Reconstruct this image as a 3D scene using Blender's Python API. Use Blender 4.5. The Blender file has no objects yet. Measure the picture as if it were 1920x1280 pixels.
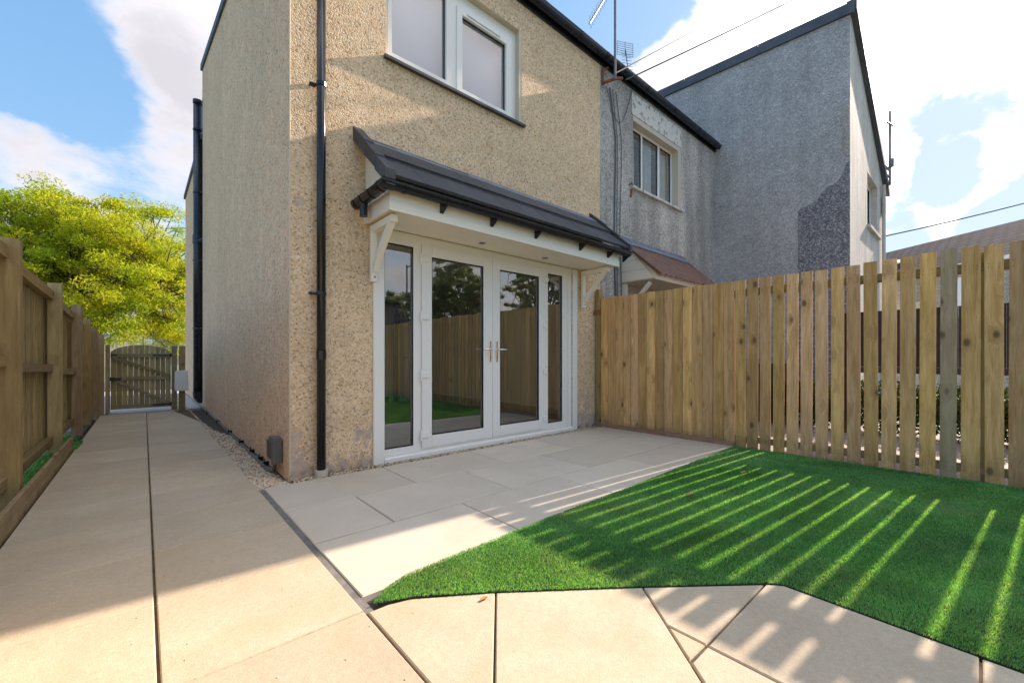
import bpy, math, random
import numpy as np
from mathutils import Vector, Matrix
R = math.radians
random.seed(7)
rng = np.random.default_rng(11)
scn = bpy.context.scene
COL = scn.collection

# ------------------------------------------------------------------ camera
YAW = R(41.55)
cam = bpy.data.cameras.new("camera")
cam.lens = 779.0 / 1920 * 36
cam.sensor_width = 36
cam.shift_y = 30.0 / 1920
cam.clip_start = 0.05
cam.clip_end = 2000
camo = bpy.data.objects.new("camera", cam)
camo.location = (0, 0, 1.0)
camo.rotation_euler = (R(90), 0, -YAW)
COL.objects.link(camo)
scn.camera = camo
scn.render.resolution_x = 1024
scn.render.resolution_y = 682

# ------------------------------------------------------------------ sun, sky, exposure
SUN_EL = R(28.2)
SUN_AZ = math.atan2(1.0, -0.085)            # clockwise from +Y
sd = Vector((math.sin(SUN_AZ) * math.cos(SUN_EL), math.cos(SUN_AZ) * math.cos(SUN_EL), math.sin(SUN_EL)))
sl = bpy.data.lights.new("sun", 'SUN')
sl.energy = 2.0
sl.angle = R(0.55)
sl.color = (1.0, 0.91, 0.77)
so = bpy.data.objects.new("sun", sl)
so.rotation_euler = sd.to_track_quat('Z', 'Y').to_euler()
so.location = (10, 0, 12)
COL.objects.link(so)
scn.view_settings.view_transform = 'Standard'
scn.view_settings.look = 'None'
scn.view_settings.gamma = 1
scn.view_settings.use_curve_mapping = False
scn.view_settings.use_white_balance = True
scn.view_settings.white_balance_temperature = 6950
scn.view_settings.white_balance_tint = 20
scn.view_settings.exposure = 2.28


class NT:
    """tiny node-tree helper"""
    def __init__(s, nt):
        s.nt = nt
        nt.nodes.clear()

    def n(s, t, ins=None, **kw):
        nd = s.nt.nodes.new(t)
        for k, v in kw.items():
            setattr(nd, k, v)
        for k, v in (ins or {}).items():
            s.put(nd.inputs[k], v)
        return nd

    def put(s, sock, v):
        if isinstance(v, bpy.types.NodeSocket):
            s.nt.links.new(v, sock)
        elif isinstance(v, bpy.types.Node):
            s.nt.links.new(v.outputs[0], sock)
        else:
            if hasattr(sock.default_value, '__len__') and not hasattr(v, '__len__'):
                v = (v,) * len(sock.default_value)
            if hasattr(v, '__len__') and len(sock.default_value) == 4 and len(v) == 3:
                v = (*v, 1)
            sock.default_value = v

    def m(s, op, a, b=0.0, c=0.0, clamp=False):
        nd = s.n('ShaderNodeMath', operation=op, use_clamp=clamp)
        s.put(nd.inputs[0], a); s.put(nd.inputs[1], b); s.put(nd.inputs[2], c)
        return nd.outputs[0]

    def vm(s, op, a, b=(0, 0, 0)):
        nd = s.n('ShaderNodeVectorMath', operation=op)
        s.put(nd.inputs[0], a); s.put(nd.inputs[1], b)
        return nd.outputs['Value'] if op in ('DOT_PRODUCT', 'LENGTH') else nd.outputs[0]

    def mix(s, f, a, b, blend='MIX'):
        nd = s.n('ShaderNodeMix', data_type='RGBA', blend_type=blend)
        s.put(nd.inputs[0], f); s.put(nd.inputs[6], a); s.put(nd.inputs[7], b)
        return nd.outputs[2]

    def rng(s, v, a, b, c=0.0, d=1.0, smooth=False):
        nd = s.n('ShaderNodeMapRange', interpolation_type='SMOOTHSTEP' if smooth else 'LINEAR')
        for i, x in enumerate((v, a, b, c, d)):
            s.put(nd.inputs[i], x)
        return nd.outputs[0]

    def noise(s, vec, scale, detail=4, rough=.55, dist=0.0):
        return s.n('ShaderNodeTexNoise', {'Vector': vec, 'Scale': scale, 'Detail': detail, 'Roughness': rough, 'Distortion': dist})

    def voro(s, vec, scale, feature='F1', rand=1.0):
        return s.n('ShaderNodeTexVoronoi', {'Vector': vec, 'Scale': scale, 'Randomness': rand}, feature=feature)

    def ramp(s, f, stops, interp='LINEAR'):
        nd = s.n('ShaderNodeValToRGB', {0: f})
        cr = nd.color_ramp
        cr.interpolation = interp
        while len(cr.elements) < len(stops):
            cr.elements.new(0.5)
        for e, (p, c) in zip(cr.elements, stops):
            e.position = p
            e.color = (*c, 1) if len(c) == 3 else c
        return nd.outputs[0]

    def sep(s, v):
        return s.n('ShaderNodeSeparateXYZ', {0: v}).outputs

    def comb(s, x, y, z):
        return s.n('ShaderNodeCombineXYZ', {0: x, 1: y, 2: z}).outputs[0]


def pixdir(u, v):
    a = (u - 960) / 779.0
    z = (670 - v) / 779.0
    d = Vector((a * math.cos(YAW) + math.sin(YAW), -a * math.sin(YAW) + math.cos(YAW), z))
    return d.normalized()


def make_world():
    w = bpy.data.worlds.new("World")
    scn.world = w
    w.use_nodes = True
    t = NT(w.node_tree)
    sky = t.n('ShaderNodeTexSky', sky_type='NISHITA', sun_disc=False, sun_elevation=SUN_EL, sun_rotation=SUN_AZ)
    sky.air_density = 1.0
    sky.dust_density = 1.0
    sky.ozone_density = 2.0
    tc = t.n('ShaderNodeTexCoord').outputs['Generated']
    d = t.vm('NORMALIZE', tc)
    xyz = t.sep(d)
    zz = t.m('ADD', t.m('MAXIMUM', xyz[2], 0.0), 0.22)
    q = t.comb(t.m('DIVIDE', xyz[0], zz), t.m('DIVIDE', xyz[1], zz), 0.0)
    n1 = t.noise(q, 1.15, 10, .64, .35).outputs[0]
    n1 = t.m('ADD', n1, t.m('MULTIPLY', t.m('SUBTRACT', t.noise(t.vm('MULTIPLY', d, (1, 1, 1.7)), 7.0, 10, .64, .5).outputs[0], .5), .62))
    warp = t.noise(d, 3.0, 5, .6).outputs[1]
    dw = t.vm('ADD', d, t.vm('MULTIPLY', t.vm('SUBTRACT', warp, (.5, .5, .5)), (.22, .22, .16)))
    dw = t.vm('NORMALIZE', dw)
    # cloud banks and clear gaps standing in the visible part of the sky
    blobs = [(200, -20, 6, .12), (290, 40, 6, .10), (370, 110, 5, .12), (330, 260, 6, .22), (240, 225, 3, .12),
             (60, 320, 4.5, .2), (150, 335, 4, .18), (-30, 300, 5, .18), (20, 110, 2.5, .1),
             (60, 190, 7, -.2), (150, 250, 4, -.16), (60, 60, 6, -.2), (250, 170, 2.2, -.08),
             (1180, 120, 4, .2), (1290, 100, 5, .22), (1420, 50, 5, .24), (1230, 160, 4, .2), (1120, 30, 4, -.16), (1230, 20, 3.5, -.16),
             (1850, 10, 11, .22), (1690, 60, 6, .13), (1690, 300, 2.6, .15), (1690, 380, 2.6, .14), (1860, 325, 4.0, .17),
             (1745, 250, 1.6, .12), (1780, 420, 1.8, .12), (1780, 290, 3.0, -.16), (1765, 360, 2.4, -.16), (1700, 210, 2.4, -.12),
             (1840, 225, 3.6, -.17), (1900, 420, 2.2, -.12), (1680, 445, 2.2, -.1), (1130, 60, 5, -.2)]
    # cloud bank behind the viewer, mirrored in the upper window, and patches over the trees
    back = [(830, 60, 12, .24), (700, -100, 14, .22), (740, 500, 9, .2), (900, 520, 7, .16), (1040, 540, 6, .16)]
    outv = t.rng(xyz[2], .5, .9, 0, .09, True)
    dens = t.m('ADD', n1, outv)
    for u, v, rad, wt in blobs:
        dd = t.vm('DOT_PRODUCT', dw, tuple(pixdir(u, v)))
        dens = t.m('ADD', dens, t.rng(dd, math.cos(R(rad * 1.5)), math.cos(R(rad * .35)), 0, wt, True))
    for u, v, rad, wt in back:
        e = pixdir(u, v)
        dd = t.vm('DOT_PRODUCT', dw, (e.x, -e.y, e.z))
        dens = t.m('ADD', dens, t.rng(dd, math.cos(R(rad * 1.5)), math.cos(R(rad * .35)), 0, wt, True))
    mask = t.rng(dens, .54, .84, 0, 1, True)
    n2 = t.noise(t.vm('ADD', q, (.11, .03, 0)), 2.2, 6, .6).outputs[0]
    sdot = t.m('MAXIMUM', t.vm('DOT_PRODUCT', d, tuple(sd)), 0.0)
    glow = t.m('POWER', sdot, 26.0)
    thick = t.rng(t.m('ADD', dens, t.m('MULTIPLY', t.m('SUBTRACT', n2, .5), .5)), .58, .95, 0, 1, True)
    base = t.mix(thick, (1.5, 1.55, 1.64), (1.02, 1.08, 1.17))
    side = t.m('POWER', sdot, 1.5)
    base = t.mix(side, base, t.mix(thick, (1.75, 1.76, 1.78), (1.1, 1.14, 1.2)))
    up = t.rng(xyz[2], .48, .95, 1.0, 4.4, True)  # brightens clouds overhead, out of view, to add fill light below
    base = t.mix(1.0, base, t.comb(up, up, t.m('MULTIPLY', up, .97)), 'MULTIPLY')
    bright = t.mix(glow, base, (11.0, 10.6, 10.0))
    hz = t.rng(xyz[2], 0.0, .35, 1.0, 0.0)
    raw = sky.outputs[0]
    rk = t.vm('MULTIPLY', raw, (.46, .96, 1.5))
    soft = t.vm('DIVIDE', rk, t.vm('ADD', t.vm('MULTIPLY', rk, (.95, .72, .55)), (1, 1, 1)))
    skyc = t.mix(t.m('MULTIPLY', hz, .35), soft, (1.35, 1.8, 2.2))
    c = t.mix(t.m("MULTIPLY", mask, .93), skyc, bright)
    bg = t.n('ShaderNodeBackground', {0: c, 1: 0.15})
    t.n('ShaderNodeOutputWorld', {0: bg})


make_world()

# ------------------------------------------------------------------ materials
MAT = {}


def newmat(name):
    m = bpy.data.materials.new(name)
    m.use_nodes = True
    t = NT(m.node_tree)
    MAT[name] = m
    return m, t


def finish(t, col, rough=.6, bump=None, bs=.3, bd=.01, metal=0.0, spec=.5, **kw):
    ins = {'Base Color': col, 'Roughness': rough, 'Metallic': metal, 'Specular IOR Level': spec}
    ins.update(kw)
    if bump is not None:
        b = t.n('ShaderNodeBump', {'Height': bump, 'Strength': bs, 'Distance': bd})
        ins['Normal'] = b.outputs[0]
    p = t.n('ShaderNodeBsdfPrincipled', ins)
    t.n('ShaderNodeOutputMaterial', {0: p})


def pos(t):
    return t.n('ShaderNodeNewGeometry').outputs['Position']


def orand(t):
    return t.n('ShaderNodeObjectInfo').outputs['Random']


def simple(name, col, rough=.5, var=.12, scale=6, metal=0.0, bump=0.0, spec=.5):
    m, t = newmat(name)
    p = pos(t)
    n = t.noise(p, scale, 5, .6).outputs[0]
    f = t.rng(n, .3, .7, 1 - var, 1 + var)
    c = t.mix(1.0, col, t.comb(f, f, f), 'MULTIPLY')
    r = t.rng(t.noise(p, scale * 3, 3).outputs[0], .3, .7, rough * .85, min(1, rough * 1.15))
    finish(t, c, r, n if bump else None, bump, .01, metal, spec)
    return m


def pebbledash(name, stops, mortar, scale=105, stain=(.8, 1.12), low_patch=False, streak=0.0):
    m, t = newmat(name)
    p = pos(t)
    v = t.voro(p, scale)
    v2 = t.voro(t.vm('ADD', p, (3.1, 7.7, 1.3)), scale * .58)
    cid = t.sep(v.outputs['Color'])[0]
    cid2 = t.sep(v2.outputs['Color'])[1]
    c1 = t.ramp(cid, stops, 'CONSTANT')
    c2 = t.ramp(cid2, stops, 'CONSTANT')
    c = t.mix(.25, c1, c2)
    gap = t.rng(v.outputs['Distance'], .32, .62, 0, 1)
    c = t.mix(t.m('MULTIPLY', gap, .55), c, mortar)
    big = t.noise(p, .7, 5, .6).outputs[0]
    f = t.rng(big, .3, .7, stain[0], stain[1])
    mid = t.rng(t.noise(p, 7, 3).outputs[0], .3, .7, .93, 1.07)
    f = t.m('MULTIPLY', f, mid)
    if streak:
        st = t.noise(t.vm('MULTIPLY', p, (2.2, 2.2, .22)), 1.6, 5, .65).outputs[0]
        f = t.m('MULTIPLY', f, t.rng(st, .38, .68, 1.0 + streak * .35, 1 - streak))
    c = t.mix(1.0, c, t.comb(f, f, f), 'MULTIPLY')
    h = t.m('SUBTRACT', 1.0, v.outputs['Distance'])
    h = t.m('ADD', h, t.m('MULTIPLY', cid, .5))
    if low_patch:
        xyz = t.sep(p)
        zl = t.rng(xyz[2], .02, .62, .34, 0.0)
        corner = t.rng(xyz[0], .93, 1.25, .07, 0.0)
        nn = t.noise(t.vm('MULTIPLY', p, (1, 1, .8)), 3.1, 6, .6).outputs[0]
        pm = t.rng(t.m('ADD', nn, t.m('ADD', zl, corner)), .715, .745, 0, 1)
        pc = t.ramp(t.noise(p, 18, 5).outputs[0], [(.3, (.42, .31, .24)), (.7, (.60, .47, .38))])
        c = t.mix(t.m('MULTIPLY', pm, .85), c, pc)
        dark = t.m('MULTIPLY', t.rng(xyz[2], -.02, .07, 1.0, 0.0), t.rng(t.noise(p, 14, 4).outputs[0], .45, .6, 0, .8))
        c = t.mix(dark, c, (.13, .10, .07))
        h = t.m('MULTIPLY', h, t.m('SUBTRACT', 1.0, t.m('MULTIPLY', pm, .8)))
    finish(t, c, .85, h, .75, .007, spec=.25)
    return m


pebbledash('cream_pebbledash', [(0, (.86, .62, .40)), (.28, (.74, .49, .28)), (.46, (.93, .73, .52)), (.64, (.48, .29, .14)),
                                (.74, (.76, .52, .28)), (.88, (.20, .13, .08)), (.94, (.9, .80, .64))], (.74, .52, .32), 76, (.92, 1.06), True)
pebbledash('cream_pebbledash_side', [(0, (.94, .62, .39)), (.30, (.82, .51, .30)), (.5, (.98, .71, .48)), (.68, (.58, .35, .20)),
                                     (.80, (.58, .46, .32)), (.90, (.22, .16, .1)), (.94, (.76, .69, .57))], (.88, .57, .34), 50, (.92, 1.06), False, .05)
pebbledash('grey_pebbledash', [(0, (.54, .50, .44)), (.28, (.37, .345, .305)), (.44, (.70, .66, .59)), (.6, (.19, .18, .165)),
                               (.70, (.47, .435, .385)), (.84, (.09, .085, .08)), (.90, (.78, .75, .69))], (.50, .46, .41), 62, (.72, 1.12), False, .3)
pebbledash('blue_grey_pebbledash', [(0, (.46, .45, .44)), (.28, (.35, .345, .335)), (.46, (.62, .61, .59)), (.62, (.20, .20, .20)),
                                    (.72, (.42, .415, .405)), (.90, (.7, .69, .67))], (.41, .40, .39), 48, (.86, 1.1), False, .14)
pebbledash('dark_pebbledash', [(0, (.25, .25, .26)), (.3, (.14, .14, .15)), (.5, (.38, .38, .39)), (.68, (.08, .08, .085)),
                               (.8, (.22, .22, .23)), (.93, (.55, .55, .55))], (.20, .20, .21), 48, (.85, 1.1))
pebbledash('pale_render', [(0, (.60, .57, .51)), (.4, (.54, .51, .45)), (.7, (.65, .62, .56))], (.54, .52, .46), 60, (.88, 1.08), False, .2)


def wood(name, a, b, knot=(.13, .07, .03), grey=0.0, var=.30, rough=.72, axis=2):
    m, t = newmat(name)
    p = pos(t)
    r = orand(t)
    off = t.comb(t.m('MULTIPLY', r, 37.0), t.m('MULTIPLY', r, 91.0), t.m('MULTIPLY', r, 53.0))
    st = [1, 1, 1]
    st[axis] = .07
    pp = t.vm('ADD', p, off)
    ps = t.vm('MULTIPLY', pp, tuple(st))
    # knots
    ks = [7.0, 7.0, 7.0]
    ks[axis] = 4.2
    v = t.voro(t.vm('MULTIPLY', pp, tuple(ks)), 1.0)
    kd = v.outputs['Distance']
    kpres = t.rng(t.sep(v.outputs['Color'])[0], .36, .40, 0, 1)
    kk = t.m('MULTIPLY', t.rng(kd, .07, .20, 1, 0, True), kpres)
    kh = t.m('MULTIPLY', t.rng(kd, .1, .5, 1, 0, True), kpres)
    psw = t.vm('ADD', ps, t.comb(t.m('MULTIPLY', kh, .035), t.m('MULTIPLY', kh, .035), 0.0))
    g1 = t.noise(psw, 24, 5, .6, .5).outputs[0]
    g2 = t.noise(psw, 110, 3, .6).outputs[0]
    big = t.noise(t.vm('MULTIPLY', ps, (1, 1, 4)), 4, 4, .6).outputs[0]
    f = t.m('ADD', t.m('MULTIPLY', g1, .65), t.m('MULTIPLY', g2, .35))
    c = t.mix(t.rng(f, .38, .62), a, b)
    tone = t.m('MULTIPLY', t.rng(r, 0, 1, 1 - var, 1 + var * .8), t.rng(big, .3, .7, .82, 1.14))
    c = t.mix(1.0, c, t.comb(tone, tone, t.m('MULTIPLY', tone, t.rng(t.m('FRACT', t.m('MULTIPLY', r, 7.3)), 0, 1, .78, 1.15))), 'MULTIPLY')
    c = t.mix(t.m('MULTIPLY', kh, .38), c, t.mix(.5, a, knot))
    c = t.mix(t.m('MULTIPLY', kk, .85), c, knot)
    sp = t.rng(t.noise(pp, 60, 2, .5).outputs[0], .70, .76, 0, .45)
    c = t.mix(sp, c, knot)
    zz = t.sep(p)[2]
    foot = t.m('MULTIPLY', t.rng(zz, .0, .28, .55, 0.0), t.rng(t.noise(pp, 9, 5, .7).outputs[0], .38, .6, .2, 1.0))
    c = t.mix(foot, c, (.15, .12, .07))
    if grey:
        c = t.mix(grey, c, (.24, .20, .155))
    h = t.m('ADD', f, t.m('MULTIPLY', kk, -.4))
    finish(t, c, rough, h, .35, .003, spec=.3)
    return m


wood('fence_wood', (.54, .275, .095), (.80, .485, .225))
wood('grey_fence_wood', (.50, .345, .24), (.70, .52, .385), grey=.05)
wood('olive_wood', (.33, .245, .11), (.48, .38, .19), var=.16)
wood('post_wood', (.29, .19, .09), (.43, .30, .155), var=.18)
wood('rail_wood_y', (.26, .17, .08), (.39, .28, .14), axis=1)
wood('rail_wood_x', (.26, .19, .10), (.38, .30, .16), axis=0)
wood('red_brown_wood', (.27, .13, .07), (.38, .21, .12), axis=1)
wood('dark_wood', (.022, .022, .026), (.035, .035, .042), knot=(.012, .012, .014), axis=2)
wood('orange_wood', (.30, .14, .06), (.40, .21, .10), axis=1)


def slab(name, c1, c2, stainc, grain=0.0, rough=.75, gs=240):
    m, t = newmat(name)
    p = pos(t)
    r = orand(t)
    off = t.comb(t.m('MULTIPLY', r, 31.0), t.m('MULTIPLY', r, 17.0), 0.0)
    q = t.vm('ADD', p, off)
    n = t.noise(q, 2.6, 6, .62, .4).outputs[0]
    c = t.mix(t.rng(n, .32, .68), c1, c2)
    fine = t.noise(p, gs, 3, .6).outputs[0]
    mid = t.noise(p, 42, 5, .7).outputs[0]
    f = t.m('MULTIPLY', t.rng(fine, .3, .7, 1 - grain, 1 + grain), t.rng(mid, .3, .7, 1 - grain * .7, 1 + grain * .7))
    f = t.m('MULTIPLY', f, t.rng(r, 0, 1, .90, 1.06))
    c = t.mix(1.0, c, t.comb(f, f, f), 'MULTIPLY')
    s = t.rng(t.noise(q, 1.3, 6, .7, .6).outputs[0], .48, .70, 0, .75)
    c = t.mix(s, c, stainc)
    spk = t.rng(t.noise(p, 26, 3, .5).outputs[0], .735, .76, 0, .45)
    c = t.mix(spk, c, (.2, .16, .12))
    wet = t.rng(t.noise(p, .9, 6, .7, .8).outputs[0], .56, .66, 0, .16)
    c = t.mix(wet, c, (.33, .28, .22))
    h = t.m('ADD', t.m('MULTIPLY', fine, .5), mid)
    finish(t, c, rough, h, .5 if grain > .08 else .12, .004, spec=.35)
    return m


slab('yellow_concrete', (.49, .39, .27), (.565, .46, .325), (.47, .345, .205), .13, .85, 200)
slab('shade_concrete', (.56, .43, .27), (.64, .50, .33), (.55, .38, .20), .05, .8)
slab('beige_porcelain', (.585, .495, .385), (.65, .56, .44), (.55, .46, .35), .025, .5)
slab('grey_paving', (.20, .175, .155), (.25, .215, .19), (.17, .14, .12), .08, .8)

simple('white_plastic', (.88, .84, .77), .32, .006, 3)
simple('window_white', (.86, .83, .77), .32, .006, 3)
simple('black_plastic', (.012, .013, .016), .22, .2, 5)
simple('navy_plastic', (.012, .018, .03), .25, .2, 5)
simple('grey_plastic', (.12, .12, .115), .4, .1, 8)
simple('dark_joint', (.06, .045, .03), .95, .4, 20)
simple('sandy_joint', (.12, .075, .035), .95, .5, 9, bump=.3)
simple('channel_grey', (.17, .155, .135), .9, .35, 14, bump=.4)
simple('mortar_joint', (.07, .055, .04), .95, .4, 20)
simple('black_plinth', (.035, .037, .042), .8, .4, 5, bump=.2)
simple('sill_slate', (.055, .058, .062), .6, .3, 12, bump=.2)
simple('lead_flashing', (.17, .19, .225), .5, .35, 7, bump=.5)
simple('chrome', (.65, .65, .65), .18, .03, 3, metal=1.0)
simple('galvanised', (.17, .18, .19), .6, .2, 9, metal=.2)
simple('rust', (.26, .10, .045), .85, .5, 22, bump=.3)
simple('cable_black', (.02, .02, .022), .5, .1, 5)
simple('cable_grey', (.10, .11, .12), .5, .1, 5)
simple('cream_paint', (.62, .53, .40), .55, .06, 4)
simple('interior_wall', (.78, .70, .56), .85, .03, 1)
simple('interior_floor', (.20, .18, .16), .4, .15, 2)
simple('interior_dark', (.09, .075, .06), .6, .1, 2)
simple('interior_white', (.62, .61, .58), .5, .03, 1)
simple('pale_backing', (.50, .52, .56), .9, .03, 1)  # for the pale sheet added behind the upstairs glass
simple('curtain_fabric', (.66, .72, .66), .9, .08, 3)
simple('soil', (.06, .045, .03), .95, .4, 12, bump=.5)
simple('asphalt', (.09, .09, .095), .9, .2, 10)
simple('far_ground', (.10, .13, .05), .95, .3, .8)
simple('pale_footway', (.42, .41, .40), .85, .1, 3)
simple('far_cream', (.56, .50, .40), .8, .05, 1)
simple('far_slate', (.085, .085, .095), .7, .2, 3)
simple('bark', (.09, .065, .045), .9, .35, 10, bump=.6)
simple('dead_leaf', (.42, .20, .07), .8, .3, 60)
simple('brown_sheet', (.17, .075, .05), .6, .3, 8, bump=.2)
simple('silver_coping', (.075, .088, .11), .6, .25, 3)
simple('backing_rubber', (.03, .045, .02), .9, .3, 30)
simple('yellow_toy', (.75, .55, .05), .5, .05, 3)


def m_slate():
    m, t = newmat('slate_tile')
    p = pos(t)
    r = orand(t)
    n = t.noise(t.vm('MULTIPLY', p, (1, 3, 3)), 9, 6, .6).outputs[0]
    c = t.mix(t.rng(n, .3, .7), (.035, .036, .04), (.062, .062, .068))
    warm = t.rng(t.noise(p, 3.2, 4, .6).outputs[0], .5, .68, 0, .55)
    c = t.mix(warm, c, (.085, .062, .052))
    f = t.rng(r, 0, 1, .8, 1.2)
    c = t.mix(1.0, c, t.comb(f, f, f), 'MULTIPLY')
    li = t.rng(t.noise(p, 34, 6, .7).outputs[0], .60, .68, 0, .4)
    c = t.mix(li, c, (.15, .15, .145))
    finish(t, c, .6, t.noise(p, 160, 3).outputs[0], .5, .003)


m_slate()


def m_brick():
    m, t = newmat('far_brick')
    b = t.n('ShaderNodeTexBrick', {'Vector': t.vm('ADD', t.n('ShaderNodeTexCoord').outputs['Object'], (0, 0, 0)), 'Color1': (.36, .12, .07), 'Color2': (.28, .09, .055),
                                   'Mortar': (.3, .25, .2), 'Scale': 4.0})
    finish(t, b.outputs[0], .85)
    m, t = newmat('tile_rows')
    o = t.sep(t.n('ShaderNodeTexCoord').outputs['Object'])
    b = t.n('ShaderNodeTexBrick', {'Vector': t.comb(o[0], o[1], 0.0), 'Color1': (.03, .035, .045), 'Color2': (.055, .06, .075),
                                   'Mortar': (.012, .012, .015), 'Scale': 1.0, 'Mortar Size': .045, 'Brick Width': .30, 'Row Height': .30})
    finish(t, b.outputs[0], .9, b.outputs[1], .8, -.02, spec=.1)


m_brick()


def m_flaky():
    m, t = newmat('flaking_paint')
    p = pos(t)
    n = t.noise(p, 9, 7, .72, .3).outputs[0]
    mk = t.rng(n, .53, .58, 0, 1)
    c = t.mix(mk, (.66, .64, .59), t.ramp(t.noise(p, 25, 4).outputs[0], [(.35, (.2, .18, .13)), (.6, (.42, .39, .32))]))
    finish(t, c, .8, n, .5, .008)


m_flaky()


def m_glass(name, tint, mult, rough=0.0):
    m, t = newmat(name)
    gi = t.n('ShaderNodeNewGeometry').outputs
    cs = t.m('ABSOLUTE', t.vm('DOT_PRODUCT', gi['Incoming'], gi['Normal']))
    fr = t.m('ADD', .04, t.m('MULTIPLY', t.m('POWER', t.m('SUBTRACT', 1.0, cs), 5.0), .96))
    f = t.m('MULTIPLY', fr, mult, clamp=True)
    tr = t.n('ShaderNodeBsdfTransparent', {0: tint})
    wob = t.noise(pos(t), 1.1, 1, .5).outputs[0]
    b = t.n('ShaderNodeBump', {'Height': wob, 'Strength': .12, 'Distance': .02})
    gl = t.n('ShaderNodeBsdfGlossy', {'Color': (1, 1, 1), 'Roughness': rough, 'Normal': b.outputs[0]})
    mx = t.n('ShaderNodeMixShader', {0: f, 1: tr, 2: gl})
    t.n('ShaderNodeOutputMaterial', {0: mx})


m_glass('glazing', (.95, .96, .94), 3.9)
m_glass('upper_glazing', (.98, .98, .99), 3.6)


def m_leaf(name, a, b, ta, tb, mixf=.5):
    m, t = newmat(name)
    p = pos(t)
    n = t.noise(p, .55, 3).outputs[0]
    n2 = t.noise(p, 7, 2).outputs[0]
    f = t.rng(t.m('ADD', t.m('MULTIPLY', n, .75), t.m('MULTIPLY', n2, .25)), .38, .62)
    d = t.n('ShaderNodeBsdfDiffuse', {0: t.mix(f, a, b)})
    tl = t.n('ShaderNodeBsdfTranslucent', {0: t.mix(f, ta, tb)})
    mx = t.n('ShaderNodeMixShader', {0: mixf, 1: d, 2: tl})
    t.n('ShaderNodeOutputMaterial', {0: mx})


m_leaf('spring_leaf', (.24, .32, .03), (.50, .48, .03), (.36, .50, .03), (.70, .66, .04), .5)
m_leaf('dark_leaf', (.13, .16, .08), (.21, .24, .12), (.2, .26, .09), (.32, .38, .13), .5)


m_leaf('shrub_leaf', (.03, .05, .018), (.06, .09, .03), (.04, .07, .02), (.08, .11, .03), .3)  # deep green foliage of the low shrubs


def m_turf():
    m, t = newmat('turf_blade')
    p = pos(t)
    r = t.n('ShaderNodeAttribute', attribute_name='tone').outputs['Fac']
    n = t.noise(p, 3.2, 5, .6, .3).outputs[0]
    c = t.ramp(r, [(0, (.040, .18, .055)), (.45, (.095, .37, .11)), (.8, (.18, .50, .16)), (.93, (.34, .58, .26)), (1, (.46, .48, .30))])
    f = t.rng(n, .3, .7, .72, 1.25)
    c = t.mix(1.0, c, t.comb(f, f, f), 'MULTIPLY')
    worn = t.rng(t.noise(p, 1.4, 6, .7, .5).outputs[0], .50, .72, 0, .5)
    c = t.mix(worn, c, (.24, .42, .25))
    pr = t.n('ShaderNodeBsdfPrincipled', {'Base Color': c, 'Roughness': .42, 'Specular IOR Level': .35})
    tl = t.n('ShaderNodeBsdfTranslucent', {0: t.mix(1.0, c, (2.2, 1.5, .5), 'MULTIPLY')})
    mx = t.n('ShaderNodeMixShader', {0: .45, 1: pr, 2: tl})
    t.n('ShaderNodeOutputMaterial', {0: mx})


m_turf()


def m_gravel():
    m, t = newmat('gravel_stone')
    r = t.n('ShaderNodeAttribute', attribute_name='tone').outputs['Fac']
    c = t.ramp(r, [(0, (.68, .52, .34)), (.3, (.50, .35, .20)), (.5, (.78, .66, .50)), (.68, (.34, .22, .12)), (.8, (.60, .46, .32)), (.93, (.14, .11, .09))], 'CONSTANT')
    finish(t, c, .8)


m_gravel()

# ------------------------------------------------------------------ mesh helpers


def hx(v):
    return Vector(v)


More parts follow.
